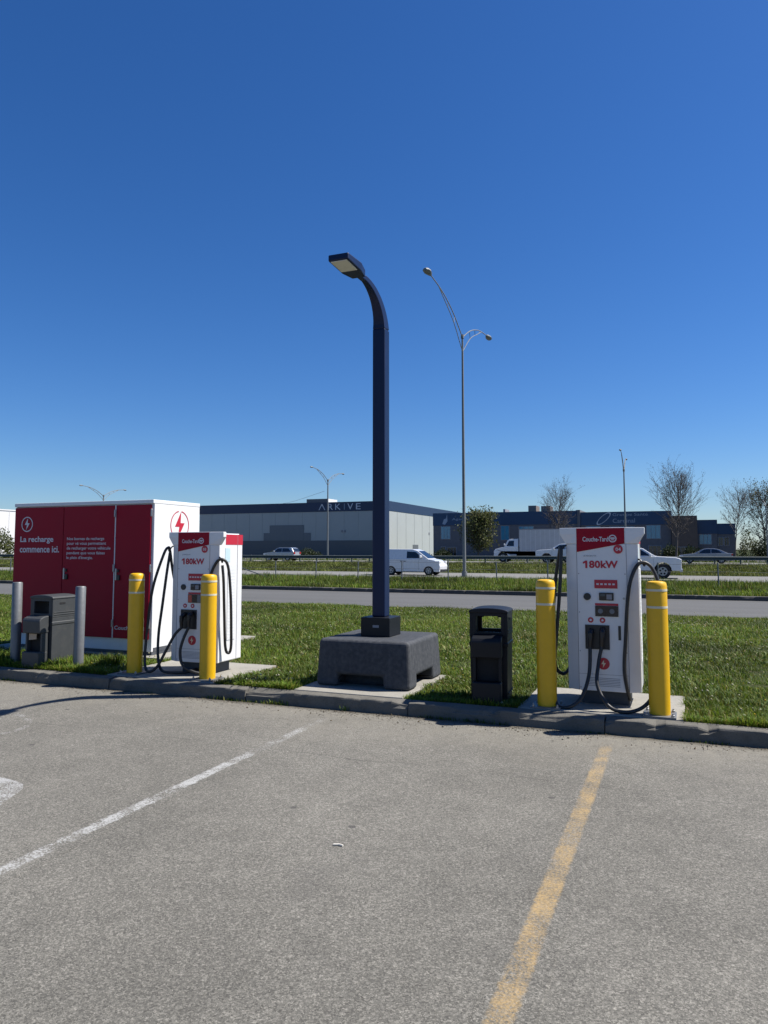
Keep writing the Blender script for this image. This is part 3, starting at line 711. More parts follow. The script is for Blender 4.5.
    if screencol:
        MB().box(-.066, -.01, -.0135, -.012, .918, 1.014).build('screen_field', mat('orange_screen_field', (.42, .07, .05), .2), scn); MB().box(.075, .152, -.0135, -.012, .918, 1.014).build('screen_field', mat('grey_screen_field', (.12, .14, .16), .2), scn)
    else:
        for cx in (-.02, .095): MB().disc(cx, .966, .026, -.0135, -.012, 10).build('screen_icon', mat('screen_icon', (.13, .14, .16), .3), scn)
    for cx in (-.12, -.002):
        q = MB().disc(cx, .872, .028, -.004, .0).build('connector_badge', REDP, fp); MB().disc(cx, .872, .012, -.0055, -.004, 12).build('badge_dot', WPRINT, q)
    for sx in (-.232, .232):
        for zz in (.18, .55, .95, 1.35): MB().disc(sx, zz, .006, -.003, .0, 8).build('screw', GPRINT, fp)
    MB().disc(.215, 1.10, .012, -.006, .0, 12).build('door_lock', STEEL, fp)
    MB().box(-.247, .247, -.002, .001, .318, .321).build('panel_seam', GPRINT, fp)
    for i in range(6): MB().box(-.16+.0, .16, -.002, .001, .20+i*.016, .205+i*.016).build('louvre_slot', GPRINT, fp)
    # connector bay: dark frame round a sunken back
    by = MB(); by.box(-.177, .065, -.012, .0, .812, .822); by.box(-.177, .065, -.012, .0, .575, .585); by.box(-.177, -.167, -.012, .0, .585, .812); by.box(.055, .065, -.012, .0, .585, .812); by.box(-.167, .055, -.003, .0, .585, .812)
    by.build('connector_bay', BLACK, fp)
    MB().box(.152, .178, -.006, .0, .675, .82).build('slot', BLACK, fp)
    q = MB().disc(.0, .43, .060, -.005, .0).build('bolt_badge', REDP, fp); bolt_emblem(q, mat('gold_print', (.72, .60, .42), .4, var=.05), 0, .43, .042, -.0065, '-y', False, 1.0)
    for cx, zt in ((-.115, .70), (.0, .715)):
        g_ = MB().tube(bez([(cx, -.012, zt+.06), (cx, -.055, zt+.045), (cx-.004, -.075, zt-.02), (cx-.012, -.06, zt-.10)], 4), [.030]*5+[.027]*4+[.022]*4, 10).build('plug_handle', BLACK, t, smooth=True)
        MB().box(cx-.02, cx+.02, -.10, -.06, zt+.0, zt+.05).build('plug_trigger', BLACK, g_, bevel=.006)
    for s, zz in ((-1, 1.60), (1, 1.455)):
        MB().tube(bez([(s*.36, .05, zz+.05), (s*.39, .04, zz+.03), (s*.42, .03, zz-.02), (s*.43, .03, zz+.025)], 5), .009, 8).build('cable_hook', BLACK, t, smooth=True)
    for c in cabs: MB().tube(bez(c, 8), .0185, 10).build('cable', RUBBER, t, smooth=True)
    return t
cabR = [(.24,.10,.07),(.245,.06,.085),(.225,-.02,.20),(.205,-.035,.40),(.225,-.035,.70),(.25,-.035,1.05),(.285,-.03,1.28),(.35,0,1.435),(.42,.03,1.47),(.50,.05,1.40),(.56,.04,1.20),(.58,.0,.80),(.55,-.08,.40),(.45,-.20,.13),(.28,-.29,.025),(.08,-.28,.05),(-.045,-.20,.24),(-.04,-.10,.45),(-.012,-.062,.60),(-.012,-.06,.62)]
cabL = [(-.36,.30,.40),(-.40,.30,.30),(-.46,.27,.26),(-.525,.22,.36),(-.54,.18,.75),(-.495,.12,1.25),(-.44,.06,1.55),(-.42,.03,1.625),(-.41,.0,1.56),(-.43,-.03,1.15),(-.47,-.06,.65),(-.50,-.12,.22),(-.44,-.25,.03),(-.31,-.28,.025),(-.20,-.21,.12),(-.135,-.12,.33),(-.125,-.065,.585),(-.127,-.06,.605)]
charger(-.80, 8.02, '04', 'white and red electric charger at right, showing number 04', [cabR, cabL], False)
cabR3 = [(.24,.10,.07),(.26,.05,.10),(.25,-.03,.35),(.24,-.035,.8),(.27,-.03,1.2),(.34,0,1.42),(.42,.03,1.475),(.47,.09,1.38),(.49,.13,1.0),(.48,.17,.55),(.465,.19,.33),(.44,.17,.27),(.42,.13,.36),(.43,.08,.8),(.445,.03,1.2),(.43,.02,1.40)]
cabR3b = [(.25,.10,.045),(.20,-.04,.03),(.10,-.12,.06),(-.04,-.14,.14),(-.085,-.13,.30),(-.06,-.10,.46),(-.012,-.062,.60),(-.012,-.06,.62)]
cabL3 = [(-.36,.30,.42),(-.42,.26,.9),(-.42,.12,1.3),(-.42,.05,1.58),(-.43,.02,1.625),(-.47,-.02,1.53),(-.58,-.08,1.1),(-.62,-.12,.6),(-.60,-.18,.15),(-.50,-.22,.035),(-.40,-.18,.10),(-.30,-.14,.30),(-.20,-.10,.50),(-.127,-.065,.59),(-.127,-.06,.605)]
cabL3b = [(-.42,.05,1.56),(-.44,.02,1.3),(-.48,0,.9),(-.51,-.03,.5),(-.47,-.08,.2),(-.36,-.14,.05),(-.2,-.14,.03),(-.05,-.06,.03),(.0,.12,.05)]
charger(-5.935, 8.06, '03', 'white and red electric charger at left, beside the red cabinet', [cabR3, cabR3b, cabL3, cabL3b], True)

# ------------------------------------------------------------------ wire fence and guardrail
t = thing('wire_fence', 'low wire fence on thin steel posts along the grass verge', 'fence', (0, 35, .06))
FU = [1.35-2.42*i for i in range(-3, 22)]
for i, u in enumerate(FU):
    o = MB().tube([(0,0,-.05),(random.uniform(-.02,.02),0,1.12+random.uniform(-.04,.04))], .03, 7).build('post', GALV, t); o.location = (u, 0, 0)
for z in (.35, .72, 1.05):
    MB().tube([(FU[-1]+(FU[0]-FU[-1])*i/60, .035, z+.015*math.sin(i*1.7)) for i in range(61)], .006, 4).build('wire', GALV, t)
MB().tube([(-22.9, .03, .75), (-20.75, .03, .15)], .03, 6).build('brace', GALV, t)
t = thing('guardrail', 'grey steel guardrail on posts along the grass median', 'guardrail', (0, 66, .45))
wprof = [(0,.43),(-.05,.47),(-.05,.53),(0,.58),(-.05,.63),(-.05,.69),(0,.73),(.012,.73),(-.035,.69),(-.035,.63),(.012,.58),(-.035,.53),(-.035,.47),(.012,.43)]
for i in range(30):
    MB().prism(wprof, 'x', -90+i*3.81+.003, -90+(i+1)*3.81-.003).build('rail_section', RAIL, t)
pm = MB().box(-.05, .05, .012, .14, -.1, .76).mesh('post', RAIL)
for i in range(46): link('post', pm, t, (-72+i*1.905, 0, 0))

# ------------------------------------------------------------------ vehicles
def arch(cx, r, zb, n=8): return [(cx+r*math.cos(PI*i/n), zb+max(0, r*math.sin(PI*i/n))) for i in range(n+1)]
def vehicle(name, label, cat, front, y, z, d, Lg, W, paint, low, wheels, wr, zb, cab, wins, shield=None, back=None, lamps=(), extra=None, mirror=None, group=None):
    """low: top outline from front to rear; cab: greenhouse outline; x counts back from the front bumper; d = +1 faces +x"""
    t = thing(name, label, cat, (front, y, z), 0, group); S = lambda x: -d*x
    poly = []
    for wx in sorted(wheels): poly += arch(wx, wr*1.14, zb)[::-1]
    outline = [(S(x), q) for x, q in ([(low[0][0], zb)] + poly + [(low[-1][0], zb)] + low[::-1])]
    MB().prism(outline, 'y', -W/2, W/2).build('body', paint, t, bevel=.045, seg=3)
    MB().box(min(S(wheels[0]-.5), S(wheels[1]+.5)), max(S(wheels[0]-.5), S(wheels[1]+.5)), -W/2+.25, W/2-.25, zb-.03, zb+.3).build('underbody', TYRE, t)
    zt = max(q for _, q in cab); z0 = min(q for _, q in cab); hw = lambda q: W/2-.02-.16*(q-z0)/max(.01, zt-z0)
    n = len(cab); b = MB(); b.v = [(S(x), -hw(q), q) for x, q in cab] + [(S(x), hw(q), q) for x, q in cab]
    b.f = [tuple(range(n)), tuple(range(n, 2*n))[::-1]] + [(i, (i+1) % n, n+(i+1) % n, n+i) for i in range(n)]
    b.build('cabin', paint, t, bevel=.03)
    for wn in wins:
        for s in (-1, 1):
            b = MB(); k = len(wn); b.v = [(S(x), s*(hw(q)+.006), q) for x, q in wn] + [(S(x), s*(hw(q)-.012), q) for x, q in wn]
            b.f = [tuple(range(k)), tuple(range(k, 2*k))] + [(i, (i+1) % k, k+(i+1) % k, k+i) for i in range(k)]; b.build('side_window', DGL, t)
    for nm, seg in (('windscreen', shield), ('rear_window', back)):
        if not seg: continue
        (xa, za), (xb, zb2) = seg; nx, nz = (zb2-za), -(xb-xa); l = math.hypot(nx, nz); nx, nz = nx/l, nz/l
        if nz < 0: nx, nz = -nx, -nz
        b = MB()
        for e in (.008, -.01):
            b.v += [(S(xa+nx*e), -hw(za)+.06, za+nz*e), (S(xa+nx*e), hw(za)-.06, za+nz*e), (S(xb+nx*e), hw(zb2)-.05, zb2+nz*e), (S(xb+nx*e), -hw(zb2)+.05, zb2+nz*e)]
        b.f = [(0,1,2,3),(7,6,5,4),(0,4,5,1),(1,5,6,2),(2,6,7,3),(3,7,4,0)]; b.build(nm, DGL, t)
    for wx in wheels:
        for s in (-1, 1):
            c = [(-.5, .0), (-.5, .0)]
            tr = MB(); ts = 24; ww = .11
            tr.prism([(S(wx)+wr*math.cos(2*PI*i/ts), wr+wr*math.sin(2*PI*i/ts)) for i in range(ts)], 'y', min(s*(W/2-.24), s*(W/2-.015)), max(s*(W/2-.24), s*(W/2-.015)))
            wo = tr.build('wheel', TYRE, t, bevel=.02)
            rm = MB(); yy = s*(W/2-.015)
            rm.prism([(S(wx)+wr*.60*math.cos(2*PI*i/ts), wr+wr*.60*math.sin(2*PI*i/ts)) for i in range(ts)], 'y', min(yy, yy+s*.006), max(yy, yy+s*.006))
            rm.build('rim', RIM, wo)
            for kk in range(5):
                a = 2*PI*kk/5+.3; ca, sa = math.cos(a), math.sin(a); px, pz = S(wx)+wr*.36*ca, wr+wr*.36*sa
                MB().prism([(px+wr*.15*math.cos(2*PI*i/6), pz+wr*.15*math.sin(2*PI*i/6)) for i in range(6)], 'y', min(yy+s*.007, yy+s*.010), max(yy+s*.007, yy+s*.010)).build('rim_opening', TYRE, wo)
    for nm, x0, x1, za, zb2, m in lamps:
        for s in (-1, 1):
            ya, yb = sorted((s*(W/2-.32), s*(W/2+.008))); MB().box(min(S(x0), S(x1)), max(S(x0), S(x1)), ya, yb, za, zb2).build(nm, m, t, bevel=.02)
    if mirror:
        for s in (-1, 1):
            ya, yb = sorted((s*(W/2-.05), s*(W/2+.16))); MB().box(min(S(mirror[0]), S(mirror[0]+.12)), max(S(mirror[0]), S(mirror[0]+.12)), ya, yb, mirror[1], mirror[1]+.19).build('mirror', paint, t, bevel=.03)
    if extra: extra(t, S)
    return t
def van_x(t, S):
    for s in (-1, 1):
        ya, yb = sorted((s*.85, s*.856))
        for x in (1.52, 2.62): MB().box(min(S(x), S(x+.012)), max(S(x), S(x+.012)), ya, yb, .35, 1.02).build('door_seam', GPRINT, t)
        for x in (2.45, 2.70): MB().box(min(S(x), S(x+.15)), max(S(x), S(x+.15)), *sorted((s*.85, s*.875)), .93, .97).build('door_handle', BLACK, t)
        MB().box(min(S(2.65), S(4.3)), max(S(2.65), S(4.3)), ya, yb, 1.0, 1.012).build('side_moulding', GPRINT, t)
    MB().box(min(S(-.02), S(.12)), max(S(-.02), S(.12)), -.7, .7, .25, .40).build('front_grille', BLACK, t)
vehicle('cargo_van', 'white cargo van on the near carriageway beside the navy lamp pole', 'van', -15.2, 48.5, 0, 1, 4.7, 1.70, CARW,
        [(.03,.4),(.0,.60),(.05,.78),(.16,.92),(.40,1.03),(.86,1.12),(1.3,1.13),(4.62,1.13),(4.68,.6)], (.82, 3.55), .325, .24,
        [(.80,1.10),(1.62,1.66),(2.0,1.775),(4.45,1.80),(4.62,1.72),(4.66,1.10)], [[(1.22,1.16),(1.76,1.58),(2.40,1.62),(2.40,1.16)]],
        shield=((.86,1.15),(1.61,1.65)), lamps=(('headlight', .04, .42, .78, .97, LAMPW), ('tail_lamp', 4.6, 4.70, .85, 1.25, LAMPR)), mirror=(1.32, 1.18), extra=van_x)
def pu_x(t, S):
    MB().box(min(S(-.03), S(.1)), max(S(-.03), S(.1)), -.8, .8, .62, 1.0).build('front_grille', BLACK, t); MB().box(min(S(-.06), S(.12)), max(S(-.06), S(.12)), -.98, .98, .42, .58).build('front_bumper', CARS, t, bevel=.03)
    for s in (-1, 1):
        for x in (1.55, 2.55, 3.5): MB().box(min(S(x), S(x+.012)), max(S(x), S(x+.012)), *sorted((s*1.0, s*1.006)), .5, 1.18).build('door_seam', GPRINT, t)
PUL = [(.0,.55),(.0,1.05),(.06,1.20),(.3,1.27),(1.45,1.34),(1.6,1.35),(5.72,1.35),(5.75,.6)]
PUC = [(1.40,1.32),(2.15,1.80),(2.45,1.87),(3.60,1.87),(3.82,1.78),(3.95,1.34)]
PUW = [[(1.72,1.38),(2.28,1.74),(2.78,1.76),(2.78,1.38)], [(2.86,1.38),(2.86,1.76),(3.55,1.75),(3.72,1.38)]]
vehicle('pickup_truck', 'white crew cab pickup on the near carriageway behind the nearer charger', 'pickup', -.15, 48.6, 0, 1, 5.8, 2.0, CARW, PUL, (1.05, 4.7), .44, .48, PUC, PUW,
        shield=((1.46,1.36),(2.14,1.79)), lamps=(('headlight', -.005, .3, .95, 1.16, LAMPW), ('tail_lamp', 5.68, 5.765, .9, 1.2, LAMPR)), mirror=(1.68, 1.3), extra=pu_x)
vehicle('suv', 'silver sport utility car passing in front of the grey warehouse', 'car', -45.0, 75, .43, -1, 4.65, 1.86, CARS,
        [(.0,.5),(.0,.85),(.12,.98),(1.25,1.08),(1.4,1.1),(4.55,1.1),(4.63,.6)], (.9, 3.65), .36, .33,
        [(1.25,1.06),(1.95,1.56),(2.3,1.66),(3.9,1.66),(4.25,1.58),(4.58,1.09)], [[(1.6,1.12),(2.1,1.54),(2.75,1.58),(2.75,1.12)], [(2.82,1.12),(2.82,1.58),(3.7,1.57),(4.15,1.14)]],
        shield=((1.3,1.1),(1.94,1.55)), back=((4.55,1.14),(4.28,1.55)), lamps=(('headlight', -.005, .3, .78, .93, LAMPW), ('tail_lamp', 4.5, 4.64, .88, 1.12, LAMPR)), mirror=(1.6, 1.1)).scale = (.87, .87, .93)
vehicle('sedan', 'grey sedan on the far carriageway right of the white pickup', 'car', -.42, 77, .43, -1, 4.65, 1.82, CARG,
        [(.0,.4),(.0,.68),(.1,.80),(1.2,.93),(1.4,.95),(4.1,.98),(4.6,.95),(4.64,.5)], (.9, 3.65), .33, .26,
        [(1.25,.92),(2.05,1.34),(2.4,1.42),(3.05,1.42),(3.5,1.33),(4.25,.96)], [[(1.65,.97),(2.2,1.32),(2.75,1.36),(2.75,.97)], [(2.82,.97),(2.82,1.36),(3.3,1.30),(3.75,.99)]],
        shield=((1.3,.95),(2.04,1.33)), back=((4.2,.98),(3.52,1.32)), lamps=(('headlight', -.005, .35, .62, .76, LAMPW), ('tail_lamp', 4.5, 4.65, .75, .92, LAMPR)), mirror=(1.65, .97))
def box_x(t, S):
    bx = MB().box(min(S(2.75), S(9.9)), max(S(2.75), S(9.9)), -1.24, 1.24, 1.12, 3.46).build('cargo_box', mat('dull_box_panel', (.42, .43, .44), .6, var=.1, scale=.7, dirt=.3), t, bevel=.02)
    for i in range(14): MB().box(S(2.95+i*.5)-.012, S(2.95+i*.5)+.012, -1.252, -1.24, 1.2, 3.38).build('box_rib', SWHITE, bx)
    MB().box(min(S(2.75), S(9.9)), max(S(2.75), S(9.9)), -1.255, 1.255, 3.40, 3.475).build('roof_edge', GPRINT, bx)
    MB().box(min(S(2.9), S(9.6)), max(S(2.9), S(9.6)), -.5, .5, .62, 1.11).build('chassis', BLACK, t)
    MB().box(min(S(4.1), S(6.6)), max(S(4.1), S(6.6)), -1.15, 1.15, .5, 1.05).build('side_skirt', BLACK, t)
    for s in (-1, 1): MB().box(min(S(1.75), S(2.45)), max(S(1.75), S(2.45)), *sorted((s*1.0, s*1.2)), .5, .85).build('fuel_tank', STEEL, t, bevel=.06)
    MB().box(min(S(-.05), S(.15)), max(S(-.05), S(.15)), -1.1, 1.1, .45, .75).build('front_bumper', STEEL, t, bevel=.03)
vehicle('box_truck', 'white box truck with a sloped bonnet on the far carriageway', 'truck', -18.8, 79, .43, -1, 9.9, 2.3, CARW,
        [(.0,.6),(.0,1.15),(.12,1.35),(1.15,1.62),(2.6,1.66),(2.65,.7)], (.95, 7.6), .48, .55,
        [(1.10,1.58),(1.45,2.28),(1.65,2.42),(2.6,2.46),(2.62,1.6)], [[(1.35,1.68),(1.62,2.22),(2.15,2.25),(2.15,1.68)]],
        shield=((1.13,1.65),(1.44,2.25)), lamps=(('headlight', -.01, .3, .95, 1.18, LAMPW),), mirror=(1.1, 1.75), extra=box_x)
def svc_x(t, S):
    pu_x(t, S); MB().box(min(S(3.98), S(5.7)), max(S(3.98), S(5.7)), -.98, .98, 1.29, 2.45).build('cargo_cap', CARW, t, bevel=.03)
vehicle('pickup_truck', 'white pickup with a tall cargo cap in front of the box truck', 'pickup', -13.3, 73, .43, -1, 5.8, 2.0, CARW, PUL, (1.05, 4.7), .44, .48, PUC, PUW,
        shield=((1.46,1.36),(2.14,1.79)), lamps=(('headlight', -.005, .3, .95, 1.16, LAMPW), ('tail_lamp', 5.68, 5.765, .9, 1.2, LAMPR)), mirror=(1.68, 1.3), extra=svc_x)

# ------------------------------------------------------------------ street lights
def street_light(x, y, z, hp, reach, rise, label, sides=(-1, 1), r0=.11, both=True):
    t = thing('street_light', label, 'street light', (x, y, z), 0, 'steel street lights along the highway')
    MB().tube([(0,0,-.2),(0,0,.35)], r0*1.6, 14).build('base_flange', LIGHTP, t)
    MB().tube([(0,0,.3),(0,0,hp*.5),(0,0,hp)], [r0, r0*.8, r0*.55], 14).build('pole', LIGHTP, t, smooth=True)
    MB().tube([(0,0,hp-.12),(0,0,hp+.12)], r0*.95, 12).build('pole_collar', LIGHTP, t, smooth=True)
    for s in sides:
        up = bez([(0,0,hp-.05),(0,s*reach*.30,hp+rise*.52),(0,s*reach*.62,hp+rise*.86),(0,s*reach*.95,hp+rise)], 6)
        lo = bez([(0,0,hp-rise*.55),(0,s*reach*.28,hp+rise*.20),(0,s*reach*.55,hp+rise*.64),(0,s*reach*.72,hp+rise*.90)], 6)
        a = MB().tube(up, r0*.30, 7).build('arm', LIGHTP, t, smooth=True); MB().tube(lo, r0*.24, 7).build('lower_brace', LIGHTP, a, smooth=True)
        for k in (5, 9, 13): MB().tube([up[k], lo[k+1]], r0*.16, 5).build('strut', LIGHTP, a)
        e = up[-1]; hd = MB(); q = reach/7.4; rings = []
        for f, wx, zz, hh in ((0, .06, .0, .07), (.2, .13, .01, .12), (.5, .19, .0, .15), (.8, .17, -.01, .13), (.95, .08, -.02, .07)):
            rings.append([(wx*q*1.25*math.cos(2*PI*i/10), e.y+s*f*q*1.15, e.z+zz+hh*q*1.15*math.sin(2*PI*i/10)) for i in range(10)])
        hd.add(sum(rings, []), [tuple(range(10)), tuple(range(40, 50))] + [(i*10+k, i*10+(k+1) % 10, (i+1)*10+(k+1) % 10, (i+1)*10+k) for i in range(4) for k in range(10)])
        hd.build('luminaire', LIGHTP, t, smooth=True)
    return t
street_light(-13.07, 46.1, 0, 15.7, 6.9, 1.85, 'tall double arm street light rising from the verge by the highway')
street_light(-43.1, 87, .45, 10.35, 4.5, 1.3, 'double arm street light in front of the warehouse lettering', r0=.13)
street_light(-6.0, 87, .45, 10.2, 4.3, 1.75, 'street light standing above the blue office sign', r0=.12)
street_light(-80.6, 87, .45, 9.35, 4.4, 1.2, 'street light whose arms show over the red cabinet roof', r0=.14)
street_light(8.6, 92, .45, 6.0, 3.0, .9, 'curved street light among the trees at the right edge', sides=(1,), r0=.09)

# ------------------------------------------------------------------ buildings
def wall_letters(txt, m, par, x0, x1, z0, z1, y, **k): lettering(txt, m, par, x0, x1, z0, z1, y, '-y', **k)
Zg = .45
t = thing('warehouse', 'long grey warehouse with a navy band and silver lettering', 'building', (0, 118, Zg))
S_ = 118/125
x0, x1 = -90.8*S_, -49.75*S_
top = 1.75+(10.62-1.75)*S_-Zg; fz = 1.75+(8.85-1.75)*S_-Zg
MB().box(x0, x1, 0, 55, 0, fz).build('wall', WALLG, t)
MB().box(x0-.06, x1+.06, -.06, 55.06, fz, top).build('fascia_band', FASC, t)
MB().box(x0+.02, x1-.3, -.05, -.002, 0, 2.9).build('lower_wall_band', WALLD, t)
px = lambda a: 118*((a-384)/F*math.cos(YAW)-math.sin(YAW))/((a-384)/F*math.sin(YAW)+math.cos(YAW))
WALLP = mat('mid_grey_wall', (.125, .142, .152), .6, var=.08, scale=.3)
for a0, a1, h in ((270, 304, 5.7), (264, 311, 4.3)): MB().box(px(a0), px(a1), -.09 if h > 5 else -.07, -.051 if h < 5 else -.0705, 2.9, h).build('dark_wall_panel', WALLP, t)
for i in range(1, 14):
    xx = x0+(x1-x0)*i/14; MB().box(xx-.03, xx+.03, -.03, -.0, 2.9, fz-.01).build('wall_rib', WALLG, t)
for i in range(1, 12): MB().box(x1, x1+.03, i*4.5-.04, i*4.5+.04, .0, fz-.01).build('wall_rib', WALLG, t)
for a, l_, hw_ in ((330.6, 'R', .46), (338, 'K', .53), (350.3, 'V', .55), (358.4, 'E', .44)):
    wall_letters(l_, SIGNL, t, px(a)-hw_, px(a)+hw_, fz+.30, top-.30, -.065, bold=.0)
b = MB(); a = px(322); b.prism([(a-.66, fz+.30), (a-.52, fz+.30), (a, top-.50), (a+.52, fz+.30), (a+.66, fz+.30), (a+.07, top-.30), (a-.07, top-.30)], 'y', -.075, -.062); b.build('lettering', SIGNL, t)
MB().box(px(344.4)-.04, px(344.4)+.04, -.075, -.062, fz+.30, top-.30).build('lettering', SIGND, t)
for a in (342, 345): MB().box(px(a)-.15, px(a)+.15, -.12, -.0, 4.3, 4.7).build('wall_lamp', GPRINT, t)
MB().box(x1, x1+.12, 22, 22.4, 4.3, 4.7).build('wall_lamp', GPRINT, t)
u = MB().box(px(296), px(317.5), 4, 8, top, top+.95).build('roof_unit', ROOFU, t); MB().box(px(317.5), px(317.5)+.05, 4, 8, top, top+.95).build('unit_side', SWHITE, u)
for a in (402, 418): MB().box(x1+.0, x1+.05, (a-388)*.9, (a-388)*.9+3, 0, 2.2).build('loading_door', WALLD, t)

t = thing('office_block', 'low blue and brick office block behind the leafless trees', 'building', (0, 108, Zg))
Q = 108/125
def ox_(a): return float(np.interp(a, [433, 445, 458, 560, 580, 592, 645, 650, 660, 697, 735], [-41.11,-38.9,-36.53,-18.91,-15.67,-13.8,-5.56,-4.87,-3.34,2.05,7.38]))*Q
zq = lambda q, y=None: 1.75+(q-1.75)*Q-Zg
def block(a0, a1, ztop, zf, fm, bm_, y0=0, dp=22):
    MB().box(ox_(a0), ox_(a1), y0, y0+dp, 0, zf).build('brick_wall', bm_, t); MB().box(ox_(a0)-.04, ox_(a1)+.04, y0-.08, y0+dp+.04, zf, ztop).build('blue_fascia', fm, t)
block(433, 577, zq(8.15), zq(5.95), FASC2, BRICK, .1)
MB().box(ox_(577)+.05, ox_(580.5)-.05, -.25, 18, 0, zq(8.25)).build('pilaster', BRICK, t)
block(580.5, 671, zq(7.85), zq(5.7), FASC2, BRICK, .0)
MB().box(ox_(671)+.05, ox_(697), -.6, 18, 0, zq(7.0)).build('brown_wall', BRICK2, t)
block(697, 717, zq(6.35), zq(4.2), FASC2, BRICK, .3, 18); block(717.2, 736, zq(5.75), zq(4.1), FASC2, BRICK, .5, 18)
def win(a0, a1, z0, z1, m, y=-.02, mul=2):
    f = MB(); X0, X1 = ox_(a0), ox_(a1)
    o = MB().box(X0-.08, X1+.08, y-.03, y+.3, z0-.08, z1+.08).build('window', GPRINT, t)
    for i in range(mul):
        w0 = X0+(X1-X0)*i/mul; MB().box(w0+.03, w0+(X1-X0)/mul-.03, y-.05, y-.031, z0, z1).build('pane', m, o)
win(441, 450, zq(3.6), zq(5.75), TEAL, .09, 3); win(441, 445, .2, zq(2.2), DGL, .09, 2); win(502, 510, zq(3.4), zq(5.75), TEAL, .09, 2); win(447, 456, .2, zq(2.1), DGL, .09, 3)
win(520, 534, zq(3.4), zq(5.6), TEAL, .09, 3)
win(586, 600, zq(3.4), zq(5.5), TEAL, -.01, 3); win(646, 660, zq(3.5), zq(5.55), TEAL, -.01, 3); win(610, 634, zq(3.4), zq(5.4), TEAL, -.01, 4)
win(699, 711, zq(2.6), zq(4.05), TEAL, .29, 3); win(718, 722.5, zq(2.4), zq(3.6), DGL, .49, 2); win(724, 728.5, zq(2.4), zq(3.6), DGL, .49, 2)
win(676, 692, .3, zq(2.1), DGL, -.61, 4); win(648, 660, .3, zq(2.3), DGL, -.01, 3)
for a0, a1, h in ((523, 531, 1.15), (536, 545, 1.05), (497, 499, .7), (571, 574, .35)):
    MB().box(ox_(a0), ox_(a1), 5, 8, zq(8.15), zq(8.15)+h).build('roof_unit', ROOFU if h > .8 else GPRINT, t)
wall_letters('Groupe Santé', SIGND, t, ox_(613), ox_(648), zq(7.0), zq(7.62), -.09, bold=.0); wall_letters('Cardinal', SIGND, t, ox_(613), ox_(635), zq(6.05), zq(6.72), -.09, bold=.0)
b = MB(); cx, cz = ox_(604), zq(6.75); n = 36
for i in range(n):
    q = []
    for a, s in ((i, 1), (i+1, 1), (i+1, .84), (i, .84)):
        a_ = 2*PI*a/n; ex, ez = 1.25*math.cos(a_)*s, .42*math.sin(a_)*s; q.append((cx+ex*math.cos(.72)-ez*math.sin(.72), -.09, cz+ex*math.sin(.72)+ez*math.cos(.72)))
    b.add(q, [(0, 1, 2, 3)])
b.build('ellipse_logo', SIGNL, t)
wall_letters('Agence', SIGND, t, ox_(452), ox_(470), zq(6.75), zq(7.25), .01, bold=.0)
b = MB(); cx, cz = ox_(445.5), zq(6.95)
b.prism([(cx-.5, cz-.6), (cx-.1, cz-.75), (cx+.3, cz-.2), (cx+.25, cz+.95), (cx+.1, cz+.2), (cx-.25, cz+.1)], 'y', .0, .015).build('bird_logo', SIGND, t)

t = thing('white_warehouse', 'white walled building at the far left edge behind the cabinet', 'building', (-110, 70, Zg))
MB().box(-40, 0, 0, 60, 0, 8.1).build('wall', WWALL, t); MB().box(-40.1, .1, -.1, 60.1, 8.1, 8.32).build('parapet', WWALL, t)
for i in range(12): MB().box(.0, .04, 2+i*4.8, 2.1+i*4.8, 0, 8.09).build('wall_rib', WWALL, t)

# overhead cable
o = MB().tube(bez([(-43.6, 87, 9.4), (-56, 101, 9.2), (-70.5, 121, 10.2)], 8), .02, 5).build('overhead_cable', GPRINT); tag(o, 'thin dark cable slanting down left from the street light', 'cable')

